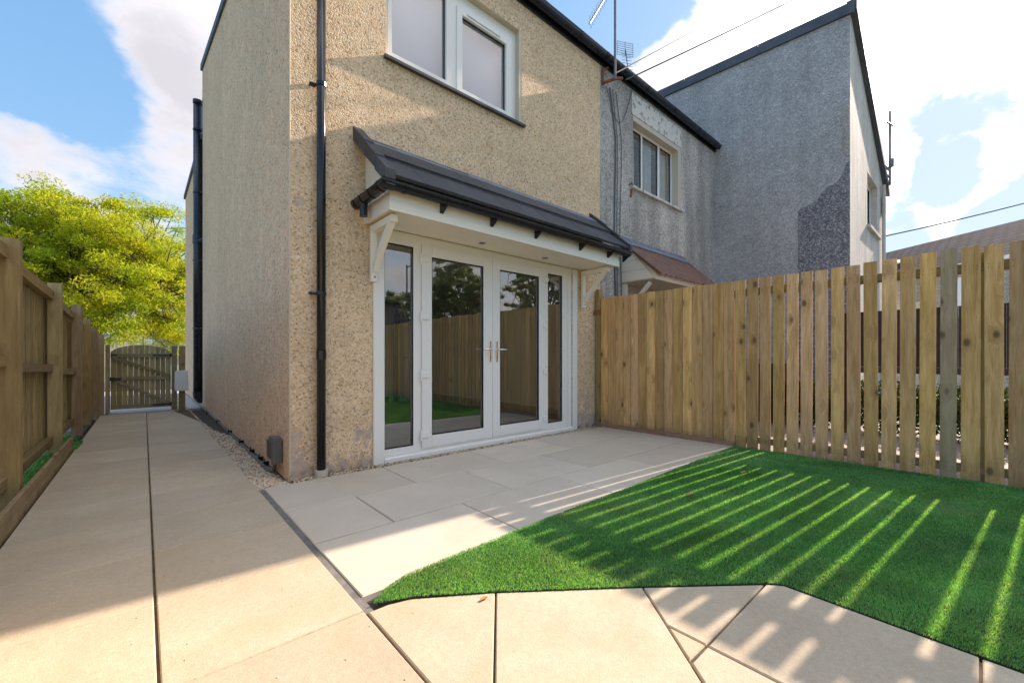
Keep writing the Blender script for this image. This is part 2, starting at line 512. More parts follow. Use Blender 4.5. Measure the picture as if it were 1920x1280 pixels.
class MB:
    def __init__(s):
        s.v, s.f = [], []

    def add(s, vs, fs):
        o = len(s.v)
        s.v += [tuple(a) for a in vs]
        s.f += [tuple(i + o for i in f) for f in fs]
        return s

    def box(s, x0, x1, y0, y1, z0, z1, ch=0.0, ax=None):
        """box, chamfered along its longest axis when ch > 0"""
        if ch <= 0:
            vs = [(x, y, z) for z in (z0, z1) for y in (y0, y1) for x in (x0, x1)]
            return s.add(vs, [(0, 2, 3, 1), (4, 5, 7, 6), (0, 1, 5, 4), (2, 6, 7, 3), (0, 4, 6, 2), (1, 3, 7, 5)])
        lo, hi = (x0, y0, z0), (x1, y1, z1)
        if ax is None:
            ax = max(range(3), key=lambda i: hi[i] - lo[i])
        a, b = [(1, 2), (2, 0), (0, 1)][ax]
        A0, A1, B0, B1 = lo[a], hi[a], lo[b], hi[b]
        ch = min(ch, (A1 - A0) * .4, (B1 - B0) * .4)
        ring = [(A0 + ch, B0), (A1 - ch, B0), (A1, B0 + ch), (A1, B1 - ch), (A1 - ch, B1), (A0 + ch, B1), (A0, B1 - ch), (A0, B0 + ch)]
        vs = []
        for L in (lo[ax], hi[ax]):
            for p, q in ring:
                c = [0, 0, 0]
                c[ax], c[a], c[b] = L, p, q
                vs.append(c)
        fs = [(i, (i + 1) % 8, 8 + (i + 1) % 8, 8 + i) for i in range(8)]
        return s.add(vs, fs + [tuple(range(7, -1, -1)), tuple(range(8, 16))])

    def prism(s, pts, axis, a0, a1):
        """polygon (2D) extruded along axis: 0 -> pts are (y,z), 1 -> (x,z), 2 -> (x,y)"""
        n = len(pts)
        vs = []
        for A in (a0, a1):
            for p, q in pts:
                vs.append({0: (A, p, q), 1: (p, A, q), 2: (p, q, A)}[axis])
        fs = [(i, (i + 1) % n, n + (i + 1) % n, n + i) for i in range(n)]
        fs += [tuple(range(n - 1, -1, -1)), tuple(range(n, 2 * n))]
        return s.add(vs, fs)

    def tube(s, path, r, n=10, cap=True, r2=None):
        path = [Vector(p) for p in path]
        m = len(path)
        rings = []
        up = None
        for i, p in enumerate(path):
            d = (path[min(i + 1, m - 1)] - path[max(i - 1, 0)]).normalized()
            if up is None:
                up = Vector((0, 0, 1)) if abs(d.z) < .9 else Vector((0, 1, 0))
            a = d.cross(up).normalized()
            b = a.cross(d).normalized()
            up = b
            rr = r if r2 is None else r + (r2 - r) * i / max(1, m - 1)
            rings.append([p + (a * math.cos(k * 2 * math.pi / n) + b * math.sin(k * 2 * math.pi / n)) * rr for k in range(n)])
        vs = [v for g in rings for v in g]
        fs = []
        for i in range(m - 1):
            for k in range(n):
                fs.append((i * n + k, i * n + (k + 1) % n, (i + 1) * n + (k + 1) % n, (i + 1) * n + k))
        if cap:
            fs += [tuple(range(n)), tuple(range((m - 1) * n + n - 1, (m - 1) * n - 1, -1))]
        return s.add(vs, fs)

    def beam(s, a, b, w, h, up=(0, 0, 1)):
        a, b = Vector(a), Vector(b)
        d = (b - a).normalized()
        u = Vector(up)
        x = d.cross(u).normalized() * w / 2
        y = x.cross(d).normalized() * h / 2
        vs = [a - x - y, a + x - y, a + x + y, a - x + y, b - x - y, b + x - y, b + x + y, b - x + y]
        return s.add(vs, [(3, 2, 1, 0), (4, 5, 6, 7), (0, 1, 5, 4), (1, 2, 6, 5), (2, 3, 7, 6), (3, 0, 4, 7)])

    def build(s, name, mat, parent=None, smooth=False, kind=None):
        me = bpy.data.meshes.new(name)
        me.from_pydata(s.v, [], s.f)
        import bmesh
        bm = bmesh.new()
        bm.from_mesh(me)
        bmesh.ops.recalc_face_normals(bm, faces=bm.faces)
        bm.to_mesh(me)
        bm.free()
        me.materials.append(MAT[mat])
        if smooth:
            me.polygons.foreach_set('use_smooth', [True] * len(me.polygons))
        return link(name, me, parent, kind)


def link(name, me, parent=None, kind=None):
    o = bpy.data.objects.new(name, me)
    COL.objects.link(o)
    if parent is not None:
        o.parent = parent
        o.matrix_parent_inverse = parent.matrix_world.inverted() if parent.type != 'EMPTY' else Matrix.Identity(4)
        if parent.type == 'EMPTY':
            b = Vector(parent.location)
            o.location = -b
    if kind:
        o['kind'] = kind
    return o


def tag(o, label, cat, group=None, kind=None):
    o['label'] = label
    o['category'] = cat
    if group:
        o['group'] = group
    if kind:
        o['kind'] = kind
    return o


def thing(name, label, cat, loc, group=None):
    o = bpy.data.objects.new(name, None)
    o.location = loc
    o.empty_display_size = .2
    COL.objects.link(o)
    return tag(o, label, cat, group)


def struct(name, mb, mat):
    return mb.build(name, mat, None, kind='structure')


def box(name, mat, parent, *a, **k):
    return MB().box(*a, **k).build(name, mat, parent)


def sheet(mb, y, x0, x1, z0, z1, holes, flip=False):
    xs = sorted({x0, x1, *[h[0] for h in holes], *[h[1] for h in holes]})
    zs = sorted({z0, z1, *[h[2] for h in holes], *[h[3] for h in holes]})
    for i in range(len(xs) - 1):
        for j in range(len(zs) - 1):
            cx, cz = (xs[i] + xs[i + 1]) / 2, (zs[j] + zs[j + 1]) / 2
            if any(h[0] < cx < h[1] and h[2] < cz < h[3] for h in holes):
                continue
            mb.add([(xs[i], y, zs[j]), (xs[i + 1], y, zs[j]), (xs[i + 1], y, zs[j + 1]), (xs[i], y, zs[j + 1])], [(0, 1, 2, 3)])


def front_wall(name, mat, parent, y, x0, x1, z0, z1, holes, depth=.26):
    """wall facing -Y with real openings and reveals"""
    mb = MB()
    sheet(mb, y, x0, x1, z0, z1, holes)
    sheet(mb, y + depth, x0, x1, z0, z1, holes)
    for a, b, c, d in holes + [(x0, x1, z0, z1)]:
        e = y + depth
        mb.add([(a, y, c), (a, e, c), (a, e, d), (a, y, d)], [(0, 1, 2, 3)])
        mb.add([(b, y, c), (b, e, c), (b, e, d), (b, y, d)], [(0, 1, 2, 3)])
        mb.add([(a, y, c), (b, y, c), (b, e, c), (a, e, c)], [(0, 1, 2, 3)])
        mb.add([(a, y, d), (b, y, d), (b, e, d), (a, e, d)], [(0, 1, 2, 3)])
    return mb.build(name, mat, parent)


# ------------------------------------------------------------------ ground
g = MB().add([(-300, -60, -.30), (300, -60, -.30), (300, 400, -.30), (-300, 400, -.30)], [(0, 1, 2, 3)])
struct('ground', g, 'far_ground')
# bed under the slabs
bed = MB().box(-.60, .905, -1.6, 10.2, -.24, -.034).box(.905, 5.0, -1.6, 3.78, -.24, -.034)
struct('paving_bed', bed, 'dark_joint')


def inset(pts, d):
    n = len(pts)
    area = sum(pts[i][0] * pts[(i + 1) % n][1] - pts[(i + 1) % n][0] * pts[i][1] for i in range(n))
    if area < 0:
        pts = pts[::-1]
    out = []
    for i in range(n):
        p0, p1, p2 = Vector(pts[i - 1]), Vector(pts[i]), Vector(pts[(i + 1) % n])
        e1, e2 = (p1 - p0).normalized(), (p2 - p1).normalized()
        n1, n2 = Vector((-e1.y, e1.x)), Vector((-e2.y, e2.x))
        b = (n1 + n2)
        b = b / max(.2, b.dot(n1)) if b.length > 1e-6 else n1
        out.append(tuple(p1 + b * d))
    return out


def paving_slab(pts, mat, parent, gap=.0045, top=0.0):
    a = inset(pts, gap)
    b = inset(a, .004)
    n = len(a)
    dz = [random.uniform(-.0012, .0012) for _ in a]
    vs = [(x, y, -.034) for x, y in a] + [(x, y, top - .004 + d) for (x, y), d in zip(a, dz)] + [(x, y, top + d) for (x, y), d in zip(b, dz)]
    fs = [(i, (i + 1) % n, n + (i + 1) % n, n + i) for i in range(n)] + [(n + i, n + (i + 1) % n, 2 * n + (i + 1) % n, 2 * n + i) for i in range(n)]
    fs += [tuple(range(2 * n, 3 * n))]
    return MB().add(vs, fs).build('paving_slab', mat, parent)


path = MB().box(-.565, .652, -1.5, 10.1, -.038, -.011)
path = struct('path', path, 'sandy_joint')
ys = [-1.45, -.82, -.2, .42, 1.02, 1.62, 2.225, 2.82, 3.44, 4.0, 4.56, 5.05, 5.54, 6.27, 6.98, 7.6, 8.26, 8.9, 9.5, 10.1]
for i in range(len(ys) - 1):
    a, b = ys[i], ys[i + 1]
    off = [0, .0, .02, -.03, 0, .03, -.02][i % 7] if i < 10 else 0
    near = 'yellow_concrete'
    rA = .652 if a < 8.2 else .652 - (a - 8.2) * .125
    rB = .652 if b < 8.2 else .652 - (b - 8.2) * .125
    paving_slab([(-.565, a), (.0325, a), (.0325, b), (-.565, b)], near, path, .0022)
    paving_slab([(.0375, a), (rA, a), (rB, b), (.0375, b)], near, path, .0022)
# kept clear: the strip beside the lawn
front = MB().prism([(.664, 1.59), (.664, -1.4), (2.085, -1.4), (2.085, .56), (1.123, 1.36), (.82, 1.56)], 2, -.038, -.012)
front = struct('lawn_side_path', front, 'sandy_joint')
slabsF = [
    [(.656, 1.60), (.74, 1.60), (.83, 1.572), (1.123, 1.372), (.656, .813)],
    [(1.123, 1.372), (1.628, .978), (.93, .135), (.656, .40), (.656, .813)],
    [(1.628, .978), (2.057, .632), (1.466, .632), (1.466, .783)],
    [(1.466, .783), (1.466, .632), (1.344, .635)],
    [(2.057, .632), (2.104, .573), (2.092, 0.0), (1.466, 0.0), (1.466, .632)],
    [(1.344, .632), (1.466, .632), (1.466, 0.0), (.822, 0.0)],
    [(.93, .135), (.822, 0.0), (.656, -.19), (.656, .40)],
    [(.822, 0.0), (1.466, 0.0), (1.466, -.6), (.656, -.6), (.656, -.19)],
    [(1.466, 0.0), (2.092, 0.0), (2.092, -.6), (1.466, -.6)],
    [(1.466, -.6), (2.092, -.6), (2.092, -1.4), (1.466, -1.4)],
    [(.656, -.6), (1.466, -.6), (1.466, -1.4), (.656, -1.4)],
]
for s_ in slabsF:
    paving_slab(s_, 'yellow_concrete', front, .004)
patio = MB().box(.675, 4.98, 1.70, 3.64, -.038, -.030)
patio = struct('patio', patio, 'mortar_joint')
rows = [(3.635, 3.005, [.682, 1.632, 2.592, 3.55, 4.50, 4.985]), (3.0, 2.378, [.682, 1.145, 2.105, 3.05, 4.0, 4.985]),
        (2.373, 1.715, [.682, 1.637, 2.595, 3.55, 4.5, 4.985])]
for y1, y0, xs_ in rows:
    for i in range(len(xs_) - 1):
        paving_slab([(xs_[i], y0), (xs_[i + 1], y0), (xs_[i + 1], y1), (xs_[i], y1)], 'beige_porcelain', patio, .004)

struct('channel_mortar', MB().box(.6485, .6855, 1.60, 3.62, -.034, -.006), 'channel_grey')

# ------------------------------------------------------------------ artificial lawn
LAWN = [(.70, 1.63), (.78, 1.70), (.90, 1.745), (1.66, 1.775), (2.6, 1.785), (4.965, 1.83), (4.965, .5), (5.0, -.2), (5.0, -3.4), (2.09, -3.4),
        (2.094, 0.0), (2.106, .573), (2.06, .632), (1.628, .978), (1.123, 1.372), (.85, 1.565)]


def inpoly(x, y, poly):
    c = np.zeros(len(x), bool)
    n = len(poly)
    for i in range(n):
        x0, y0 = poly[i]
        x1, y1 = poly[(i + 1) % n]
        if y0 == y1:
            continue
        c ^= ((y0 > y) != (y1 > y)) & (x < (x1 - x0) * (y - y0) / (y1 - y0) + x0)
    return c


def raw_mesh(name, verts, faces_flat, nper, mat, tone=None, parent=None):
    me = bpy.data.meshes.new(name)
    nf = len(faces_flat) // nper
    me.vertices.add(len(verts))
    me.vertices.foreach_set('co', verts.astype(np.float32).ravel())
    me.loops.add(len(faces_flat))
    me.loops.foreach_set('vertex_index', faces_flat.astype(np.int32))
    me.polygons.add(nf)
    me.polygons.foreach_set('loop_start', np.arange(0, nf * nper, nper, dtype=np.int32))
    if tone is not None:
        at = me.attributes.new('tone', 'FLOAT', 'POINT')
        at.data.foreach_set('value', tone.astype(np.float32))
    me.update(calc_edges=True)
    me.materials.append(MAT[mat])
    return link(name, me, parent)


def grass(name, poly, n, h0, h1, w0, mat, z=.004, zfun=None, parent=None):
    P = np.array(poly)
    lo, hi = P.min(0), P.max(0)
    xs, ys_ = [], []
    got = 0
    while got < n:
        # more blades close to the viewer, where they show
        x = rng.uniform(lo[0], hi[0], n)
        y = rng.uniform(lo[1], hi[1], n)
        k = inpoly(x, y, poly)
        d = np.hypot(x, y)
        k &= rng.random(n) < np.clip(2.6 / np.maximum(d, .6), .35, 1) ** 1.3
        xs.append(x[k]); ys_.append(y[k])
        got += k.sum()
    x = np.concatenate(xs)[:n]
    y = np.concatenate(ys_)[:n]
    d = np.hypot(x, y)
    # lean field gives brushed patches
    fld = np.sin(x * 5.1 + 2 * np.sin(y * 3.7)) * 1.1 + np.sin(y * 6.3 + x * 2.2) * .8
    ang = fld + rng.normal(0, 1.1, n)
    lean = np.abs(rng.normal(.55, .35, n))
    h = rng.uniform(h0, h1, n) * (1 + .18 * np.sin(x * 4.3 + y * 2.9) * np.sin(y * 5.7 - x))
    w = w0 * rng.uniform(.7, 1.3, n) * np.clip(d / 2.2, .8, 2.6)
    dx, dy = np.cos(ang), np.sin(ang)
    rot = rng.uniform(0, np.pi, n)
    wx, wy = np.cos(rot) * w, np.sin(rot) * w
    tipx, tipy = x + dx * lean * h * .75, y + dy * lean * h * .75
    mx, my = x + dx * lean * h * .25, y + dy * lean * h * .25
    zb = np.full(n, z)
    V = np.empty((n, 5, 3))
    V[:, 0] = np.stack([x - wx, y - wy, zb], 1)
    V[:, 1] = np.stack([x + wx, y + wy, zb], 1)
    V[:, 2] = np.stack([mx + wx * .85, my + wy * .85, zb + h * .6], 1)
    V[:, 3] = np.stack([mx - wx * .85, my - wy * .85, zb + h * .6], 1)
    V[:, 4] = np.stack([tipx, tipy, zb + h], 1)
    i = np.arange(n)[:, None] * 5
    F = np.concatenate([i + 0, i + 1, i + 2, i + 0, i + 2, i + 3, i + 3, i + 2, i + 4], 1).ravel()
    tone = np.clip(rng.normal(.42, .22, n) + .10 * np.sin(x * 3.1 + y * 4.4), 0, 1)
    tone[rng.random(n) < .05] = rng.uniform(.85, 1.0)
    o = raw_mesh(name, V.reshape(-1, 3), F, 3, mat, np.repeat(tone, 5), parent)
    return o


nl = len(LAWN)
struct('lawn_base', MB().prism(inset(LAWN, .008), 2, -.034, .0015), 'backing_rubber')
tag(grass('artificial_lawn', inset(LAWN, -.005), 700000, .006, .0135, .0012, 'turf_blade'),
    'bright green artificial turf lawn striped with sunlight through the fence', 'lawn', kind='stuff')

# ------------------------------------------------------------------ gravel
ICO_V = None


def pebbles(name, pts, zf, r0, r1, parent=None):
    t = (1 + 5 ** .5) / 2
    iv = np.array([(-1, t, 0), (1, t, 0), (-1, -t, 0), (1, -t, 0), (0, -1, t), (0, 1, t), (0, -1, -t), (0, 1, -t), (t, 0, -1), (t, 0, 1), (-t, 0, -1), (-t, 0, 1)], float)
    iv /= np.linalg.norm(iv[0])
    fi = np.array([(0, 11, 5), (0, 5, 1), (0, 1, 7), (0, 7, 10), (0, 10, 11), (1, 5, 9), (5, 11, 4), (11, 10, 2), (10, 7, 6), (7, 1, 8),
                   (3, 9, 4), (3, 4, 2), (3, 2, 6), (3, 6, 8), (3, 8, 9), (4, 9, 5), (2, 4, 11), (6, 2, 10), (8, 6, 7), (9, 8, 1)])
    n = len(pts)
    r = rng.uniform(r0, r1, n)
    sc = np.stack([r * rng.uniform(.8, 1.3, n), r * rng.uniform(.7, 1.2, n), r * rng.uniform(.5, .8, n)], 1)
    a = rng.uniform(0, 6.28, n)
    V = iv[None] * sc[:, None, :] * (1 + rng.normal(0, .12, (n, 12, 1)))
    X = V[:, :, 0] * np.cos(a)[:, None] - V[:, :, 1] * np.sin(a)[:, None]
    Y = V[:, :, 0] * np.sin(a)[:, None] + V[:, :, 1] * np.cos(a)[:, None]
    Z = V[:, :, 2]
    z0 = zf(pts[:, 0], pts[:, 1])
    P = np.stack([X + pts[:, 0:1], Y + pts[:, 1:2], Z + z0[:, None] + r[:, None] * .4], 2).reshape(-1, 3)
    F = (fi.ravel()[None] + np.arange(n)[:, None] * 12).ravel()
    return raw_mesh(name, P, F, 3, 'gravel_stone', np.repeat(rng.random(n), 12), parent)


def gravel_z(x, y):
    far = np.clip((y - 6.6) / 4.0, 0, 1.6)
    wallz = -.045 - .15 * far
    k = np.clip((x - .655) / .25, 0, 1)
    return -.024 + (wallz + .024) * k


n = 15000
yy = 3.62 + (rng.random(n) ** 1.7) * 11.5
xx = rng.uniform(.655, .905, n)
xx = np.where(yy > 8.2, rng.uniform(.655 - np.clip((yy - 8.2) * .125, 0, .23), .905), xx)
tag(pebbles('side_gravel', np.stack([xx, yy], 1), gravel_z, .006, .0125), 'strip of loose tan gravel between the path and the side wall', 'gravel', kind='stuff')
n = 3400
xx = rng.uniform(.91, 4.97, n)
yy = rng.uniform(3.635, 3.80, n)
tag(pebbles('wall_foot_gravel', np.stack([xx, yy], 1), lambda x, y: np.full(len(x), -.016), .004, .010),
    'thin line of gravel along the foot of the back wall', 'gravel', kind='stuff')
mb = MB()
for i in range(12):
    y0, y1 = 3.6 + i, 4.6 + i
    l0 = .655 - max(0, min(.23, (y0 - 8.2) * .125))
    l1 = .655 - max(0, min(.23, (y1 - 8.2) * .125))
    za, zb = float(gravel_z(np.array([.9]), np.array([y0]))[0]), float(gravel_z(np.array([.9]), np.array([y1]))[0])
    mb.add([(l0, y0, -.028), (.93, y0, za - .004), (.93, y1, zb - .004), (l1, y1, -.028)], [(0, 1, 2, 3)])
struct('gravel_bed', mb, 'soil')

# ------------------------------------------------------------------ cream house
WY, SX = 3.80, .905
EAVE = 5.42
house = thing('cream_house', 'cream pebbledashed end house with French doors under a slate canopy', 'house', (3.0, 7.0, 0))
front_holes = [(1.723, 4.493, -.03, 2.25), (1.742, 3.528, 3.90, 5.062)]
front_wall('wall', 'cream_pebbledash', house, WY, SX, 5.137, -.05, EAVE, front_holes)


def roof_z(y):
    return EAVE + .06 + (y - WY) * .213


# side wall (faces -X), rises away from the eaves
mb = MB()
mb.prism([(WY + .002, -.04), (10.62, -.04), (10.62, roof_z(10.62) - .02), (WY + .002, EAVE)], 0, SX - .003, SX + .25)
mb.build('side_wall', 'cream_pebbledash_side', house)
mb = MB().prism([(10.62, -.04), (15.35, -.04), (15.35, 5.62), (10.62, 5.50)], 0, SX + .004, SX + .25)
mb.build('rear_side_wall', 'cream_pebbledash_side', house)
mb = MB().prism([(WY + .03, -.35), (15.35, -.35), (15.35, -.04), (WY + .03, -.04)], 0, SX + .012, SX + .2)
mb.build('plinth', 'black_plinth', house)
# drip edge above plinth
MB().prism([(4.0, -.045), (15.3, -.045), (15.3, -.03), (4.0, -.03)], 0, SX - .012, SX - .0).build('render_stop', 'black_plinth', house)
# pale angle bead on the corner
MB().tube([(SX + .001, WY + .001, .02), (SX + .001, WY + .001, EAVE)], .006, 6).build('corner_bead', 'cream_paint', house)
# roof planes
mb = MB().prism([(WY - .12, roof_z(WY - .12) + .02), (10.7, roof_z(10.7) + .02), (10.7, roof_z(10.7) + .10), (WY - .12, roof_z(WY - .12) + .10)], 0, SX - .03, 9.19)
mb.build('roof', 'slate_tile', house)
mb = MB().prism([(WY - .1, roof_z(WY - .1) - .04), (10.66, roof_z(10.66) - .04), (10.66, roof_z(10.66) + .022), (WY - .1, roof_z(WY - .1) + .022)], 0, SX - .035, SX + .02)
mb.build('verge_trim', 'silver_coping', house)
mb = MB().prism([(10.66, 5.50), (15.45, 5.62), (15.45, 5.72), (10.66, 5.60)], 0, SX - .035, 4.0)
mb.build('rear_roof', 'silver_coping', house)
MB().box(SX + .25, 5.1, 10.36, 10.60, 0, 6.7).build('back_wall', 'cream_pebbledash_side', house)


def gutter_profile(mb, x0, x1, yc, zc, r, n=12, th=.004, axis='x'):
    """open half-round with real thickness"""
    prof = []
    for k in range(n + 1):
        a = math.pi + math.pi * k / n
        prof.append((math.cos(a) * r, math.sin(a) * r))
    inner = [(p * (1 - th / r * 1.5), q * (1 - th / r * 1.5)) for p, q in prof][::-1]
    lip = [(r + .004, .006), (r - .006, .006)]
    pts = prof + lip + inner + [(-r + .006, .006), (-r - .004, .006)]
    vs = []
    for A in (x0, x1):
        for p, q in pts:
            vs.append((A, yc + p, zc + q) if axis == 'x' else (yc + p, A, zc + q))
    m = len(pts)
    fs = [(i, (i + 1) % m, m + (i + 1) % m, m + i) for i in range(m)]
    mb.add(vs, fs)
    return mb


# eaves gutter over the whole row, in lengths with unions
gut = gutter_profile(MB(), 3.52, 9.19, WY - .085, 5.50, .062).build('gutter', 'navy_plastic', house)
MB().box(3.52, 9.19, WY - .028, WY - .003, 5.40, 5.56).build('fascia_board', 'black_plastic', gut)
for x in (3.53, 4.55, 5.15, 5.28, 6.3, 7.2, 8.2, 9.0):
    gutter_profile(MB(), x - .022, x + .022, WY - .085, 5.50, .068).build('gutter_union', 'black_plastic', gut)
MB().box(SX - .03, 3.52, WY - .028, WY - .003, 5.40, 5.56).build('front_fascia_board', 'black_plastic', house)
gutter_profile(MB(), SX - .03, 3.50, WY - .085, 5.505, .062).build('short_gutter', 'navy_plastic', house)


# upstairs window
def casement(parent, name, x0, x1, z0, z1, y, fw, panes, mat='window_white', glass='upper_glazing', t=.06):
    """frame with separate sashes and panes; panes = list of (gx0,gx1,gz0,gz1)"""
    fr = MB()
    sheet(fr, y, x0, x1, z0, z1, panes)
    sheet(fr, y + t, x0, x1, z0, z1, panes)
    for a, b, c, d in panes + [(x0, x1, z0, z1)]:
        e = y + t
        s_ = .012 if (a, b, c, d) != (x0, x1, z0, z1) else 0
        fr.add([(a, y, c), (a, e, c), (a, e, d), (a, y, d)], [(0, 1, 2, 3)])
        fr.add([(b, y, c), (b, e, c), (b, e, d), (b, y, d)], [(0, 1, 2, 3)])
        fr.add([(a, y, c), (b, y, c), (b, e, c), (a, e, c)], [(0, 1, 2, 3)])
        fr.add([(a, y, d), (b, y, d), (b, e, d), (a, e, d)], [(0, 1, 2, 3)])
    f = fr.build(name, mat, parent)
    for a, b, c, d in panes:
        box('pane', glass, f, a - .003, b + .003, y + .030, y + .034, c - .003, d + .003)
        gk = MB()
        w = .008
        for q in ((a, b, c, c + w), (a, b, d - w, d), (a, a + w, c, d), (b - w, b, c, d)):
            gk.box(q[0], q[1], y + .012, y + .0305, q[2], q[3])
        gk.build('gasket', 'black_plastic', f)
    return f


win = casement(house, 'window', 1.742, 3.485, 3.905, 5.055, 3.868, .06, [(1.836, 2.46, 4.010, 4.93), (2.676, 3.318, 4.010, 4.83)])
# the opening sash stands a little proud of its frame
sash = MB()
hole = [(2.676, 3.318, 4.010, 4.83)]
for q in ((2.60, 3.40, 3.945, 4.006), (2.60, 3.40, 4.834, 4.905), (2.60, 2.672, 4.006, 4.834), (3.322, 3.40, 4.006, 4.834)):
    sash.box(q[0], q[1], 3.852, 3.8678, q[2], q[3])
sash.build('sash', 'window_white', win)
sash = MB()
for q in ((1.79, 2.505, 3.945, 4.006), (1.79, 2.505, 4.934, 5.0), (1.79, 1.832, 4.006, 4.934), (2.464, 2.505, 4.006, 4.934)):
    sash.box(q[0], q[1], 3.852, 3.8678, q[2], q[3])
sash.build('fixed_sash', 'window_white', win)
MB().box(2.74, 3.22, 3.842, 3.8515, 4.86, 4.882, .003).build('trickle_vent', 'window_white', win)
MB().box(3.486, 3.527, 3.80 + .002, 3.93, 3.905, 5.06).box(1.745, 3.486, 3.803, 3.93, 5.056, 5.0615).build('window_reveal', 'cream_paint', house)
MB().prism([(WY - .045, 3.865), (WY + .07, 3.875), (WY + .07, 3.903), (WY - .045, 3.893)], 0, 1.72, 3.56).build('sill', 'sill_slate', house)
box('window_backing', 'pale_backing', house, 1.77, 3.46, 4.0, 4.006, 3.93, 5.04)  # pale sheet added behind the panes, standing in for reflected cloud
MB().box(1.70, 3.60, 4.07, 4.10, 3.8, 5.2).build('room_lining', 'interior_wall', house)

# ---- French doors and side lights
dfr = MB()
Y0, Y1 = 3.815, 3.875
for q in ((1.723, 1.739, .038, 2.16), (2.047, 2.130, .038, 2.16), (3.965, 4.018, .038, 2.16), (4.307, 4.406, .038, 2.16),
          (1.739, 2.047, .038, .108), (1.739, 2.047, 2.118, 2.16), (4.018, 4.307, .038, .125), (4.018, 4.307, 2.118, 2.16)):
    dfr.box(q[0], q[1], Y0, Y1, q[2], q[3])
dfr.box(1.723, 4.492, Y0 - .004, Y1, 2.16, 2.2435)
dfr.box(2.130, 3.965, Y0, Y1, .0355, .069)
dfr = dfr.build('door_frame', 'white_plastic', house)
MB().box(4.409, 4.492, 3.808, 3.872, -.02, 2.159, .004).build('frame_extension', 'white_plastic', dfr)
MB().prism([(3.775, -.028), (3.87, -.028), (3.87, .035), (3.80, .035), (3.775, .022)], 0, 1.725, 4.492).build('threshold', 'white_plastic', dfr)
for a, b, c, d in ((1.739, 2.047, .108, 2.118), (4.018, 4.307, .125, 2.118)):
    box('side_light', 'glazing', dfr, a, b, 3.845, 3.849, c, d)
    gk = MB()
    w = .007
    for q in ((a, b, c, c + w), (a, b, d - w, d), (a, a + w, c, d), (b - w, b, c, d)):
        gk.box(q[0], q[1], Y0 + .008, 3.8445, q[2], q[3])
    gk.build('gasket', 'black_plastic', dfr)
MB().box(1.614, 1.7215, 3.778, 3.799, -.03, 2.232, .004).build('door_trim', 'white_plastic', house)
MB().box(4.494, 4.584, 3.778, 3.799, -.03, 2.232, .004).build('door_trim', 'white_plastic', house)


def door_leaf(x0, x1, g0, g1, hinge_left):
    L = MB()
    ya, yb = 3.797, 3.862
    z0, z1, gz0, gz1 = .070, 2.160, .190, 2.047
    L.box(x0, g0, ya, yb, z0, z1, .005)
    L.box(g1, x1, ya, yb, z0, z1, .005)
    L.box(g0, g1, ya, yb, z0, gz0)
    L.box(g0, g1, ya, yb, gz1, z1)
    d = L.build('door', 'white_plastic', house)
    box('glass', 'glazing', d, g0 - .002, g1 + .002, 3.828, 3.832, gz0 - .002, gz1 + .002)
    gk = MB()
    w = .008
    for q in ((g0, g1, gz0, gz0 + w), (g0, g1, gz1 - w, gz1), (g0, g0 + w, gz0, gz1), (g1 - w, g1, gz0, gz1)):
        gk.box(q[0], q[1], 3.806, 3.8275, q[2], q[3])
    gk.build('gasket', 'black_plastic', d)
    for z in (2.01, 1.42, .82, .205):
        h = MB()
        xh = x0 - .012 if hinge_left else x1 + .012
        h.tube([(xh, 3.790, z - .055), (xh, 3.790, z + .055)], .011, 8)
        if hinge_left:
            h.box(x0 - .004, x0 + .075, 3.782, 3.796, z - .03, z + .03, .004)
        else:
            h.box(x1 - .055, x1 + .004, 3.782, 3.796, z - .03, z + .03, .004)
        h.build('hinge', 'white_plastic', d)
    s_ = -1 if hinge_left else 1
    xp = (x1 - .040) if hinge_left else (x0 + .052)
    hd = MB().box(xp - .014, xp + .014, 3.786, 3.796, .95, 1.19, .006)
    hd.build('handle_plate', 'chrome', d)
    lv = MB()
    lv.tube([(xp, 3.787, 1.093), (xp, 3.745, 1.093)], .009, 8)
    lv.tube([(xp, 3.748, 1.093), (xp + s_ * .06, 3.744, 1.093), (xp + s_ * .115, 3.75, 1.091)], .009, 8)
    lv.build('handle', 'chrome', d)
    MB().tube([(xp, 3.787, 1.0), (xp, 3.777, 1.0)], .009, 8).build('lock_cylinder', 'galvanised', d)
    return d


door_leaf(2.134, 3.062, 2.252, 2.932, True)
door_leaf(3.068, 3.961, 3.178, 3.839, False)
MB().box(3.058, 3.078, 3.789, 3.796, .08, 2.155).build('meeting_strip', 'white_plastic', dfr)

# ---- room behind the doors
rm = MB()
rm.add([(1.2, 4.07, .03), (5.13, 4.07, .03), (5.13, 8.6, .03), (1.2, 8.6, .03)], [(0, 1, 2, 3)])
struct('room_floor', rm, 'interior_floor')
rm = MB().box(5.10, 5.13, 4.07, 8.6, .03, 2.4).box(1.16, 5.13, 8.6, 8.64, .03, 2.4).box(1.16, 1.2, 4.07, 8.6, .03, 2.4)
struct('room_walls', rm, 'interior_wall')
struct('room_ceiling', MB().box(1.2, 5.10, 4.07, 8.6, 2.36, 2.40), 'interior_white')
t_ = tag(MB().box(5.085, 5.099, 4.07, 8.58, .03, .15).box(1.2, 4.0, 8.585, 8.599, .03, .15).build('skirting_board', 'interior_dark'),
         'dark skirting board along the room walls behind the glass doors', 'skirting board')
idr = thing('interior_door', 'white interior door with dark frame seen through the glass doors', 'door', (4.5, 8.5, .03))
MB().box(4.22, 4.98, 8.50, 8.54, .04, 2.02, .004).build('panel', 'interior_white', idr)
MB().box(4.12, 4.20, 8.52, 8.598, .03, 2.1).box(5.0, 5.084, 8.52, 8.598, .15, 2.1).box(4.12, 5.08, 8.52, 8.598, 2.1, 2.18).build('frame', 'interior_dark', idr)
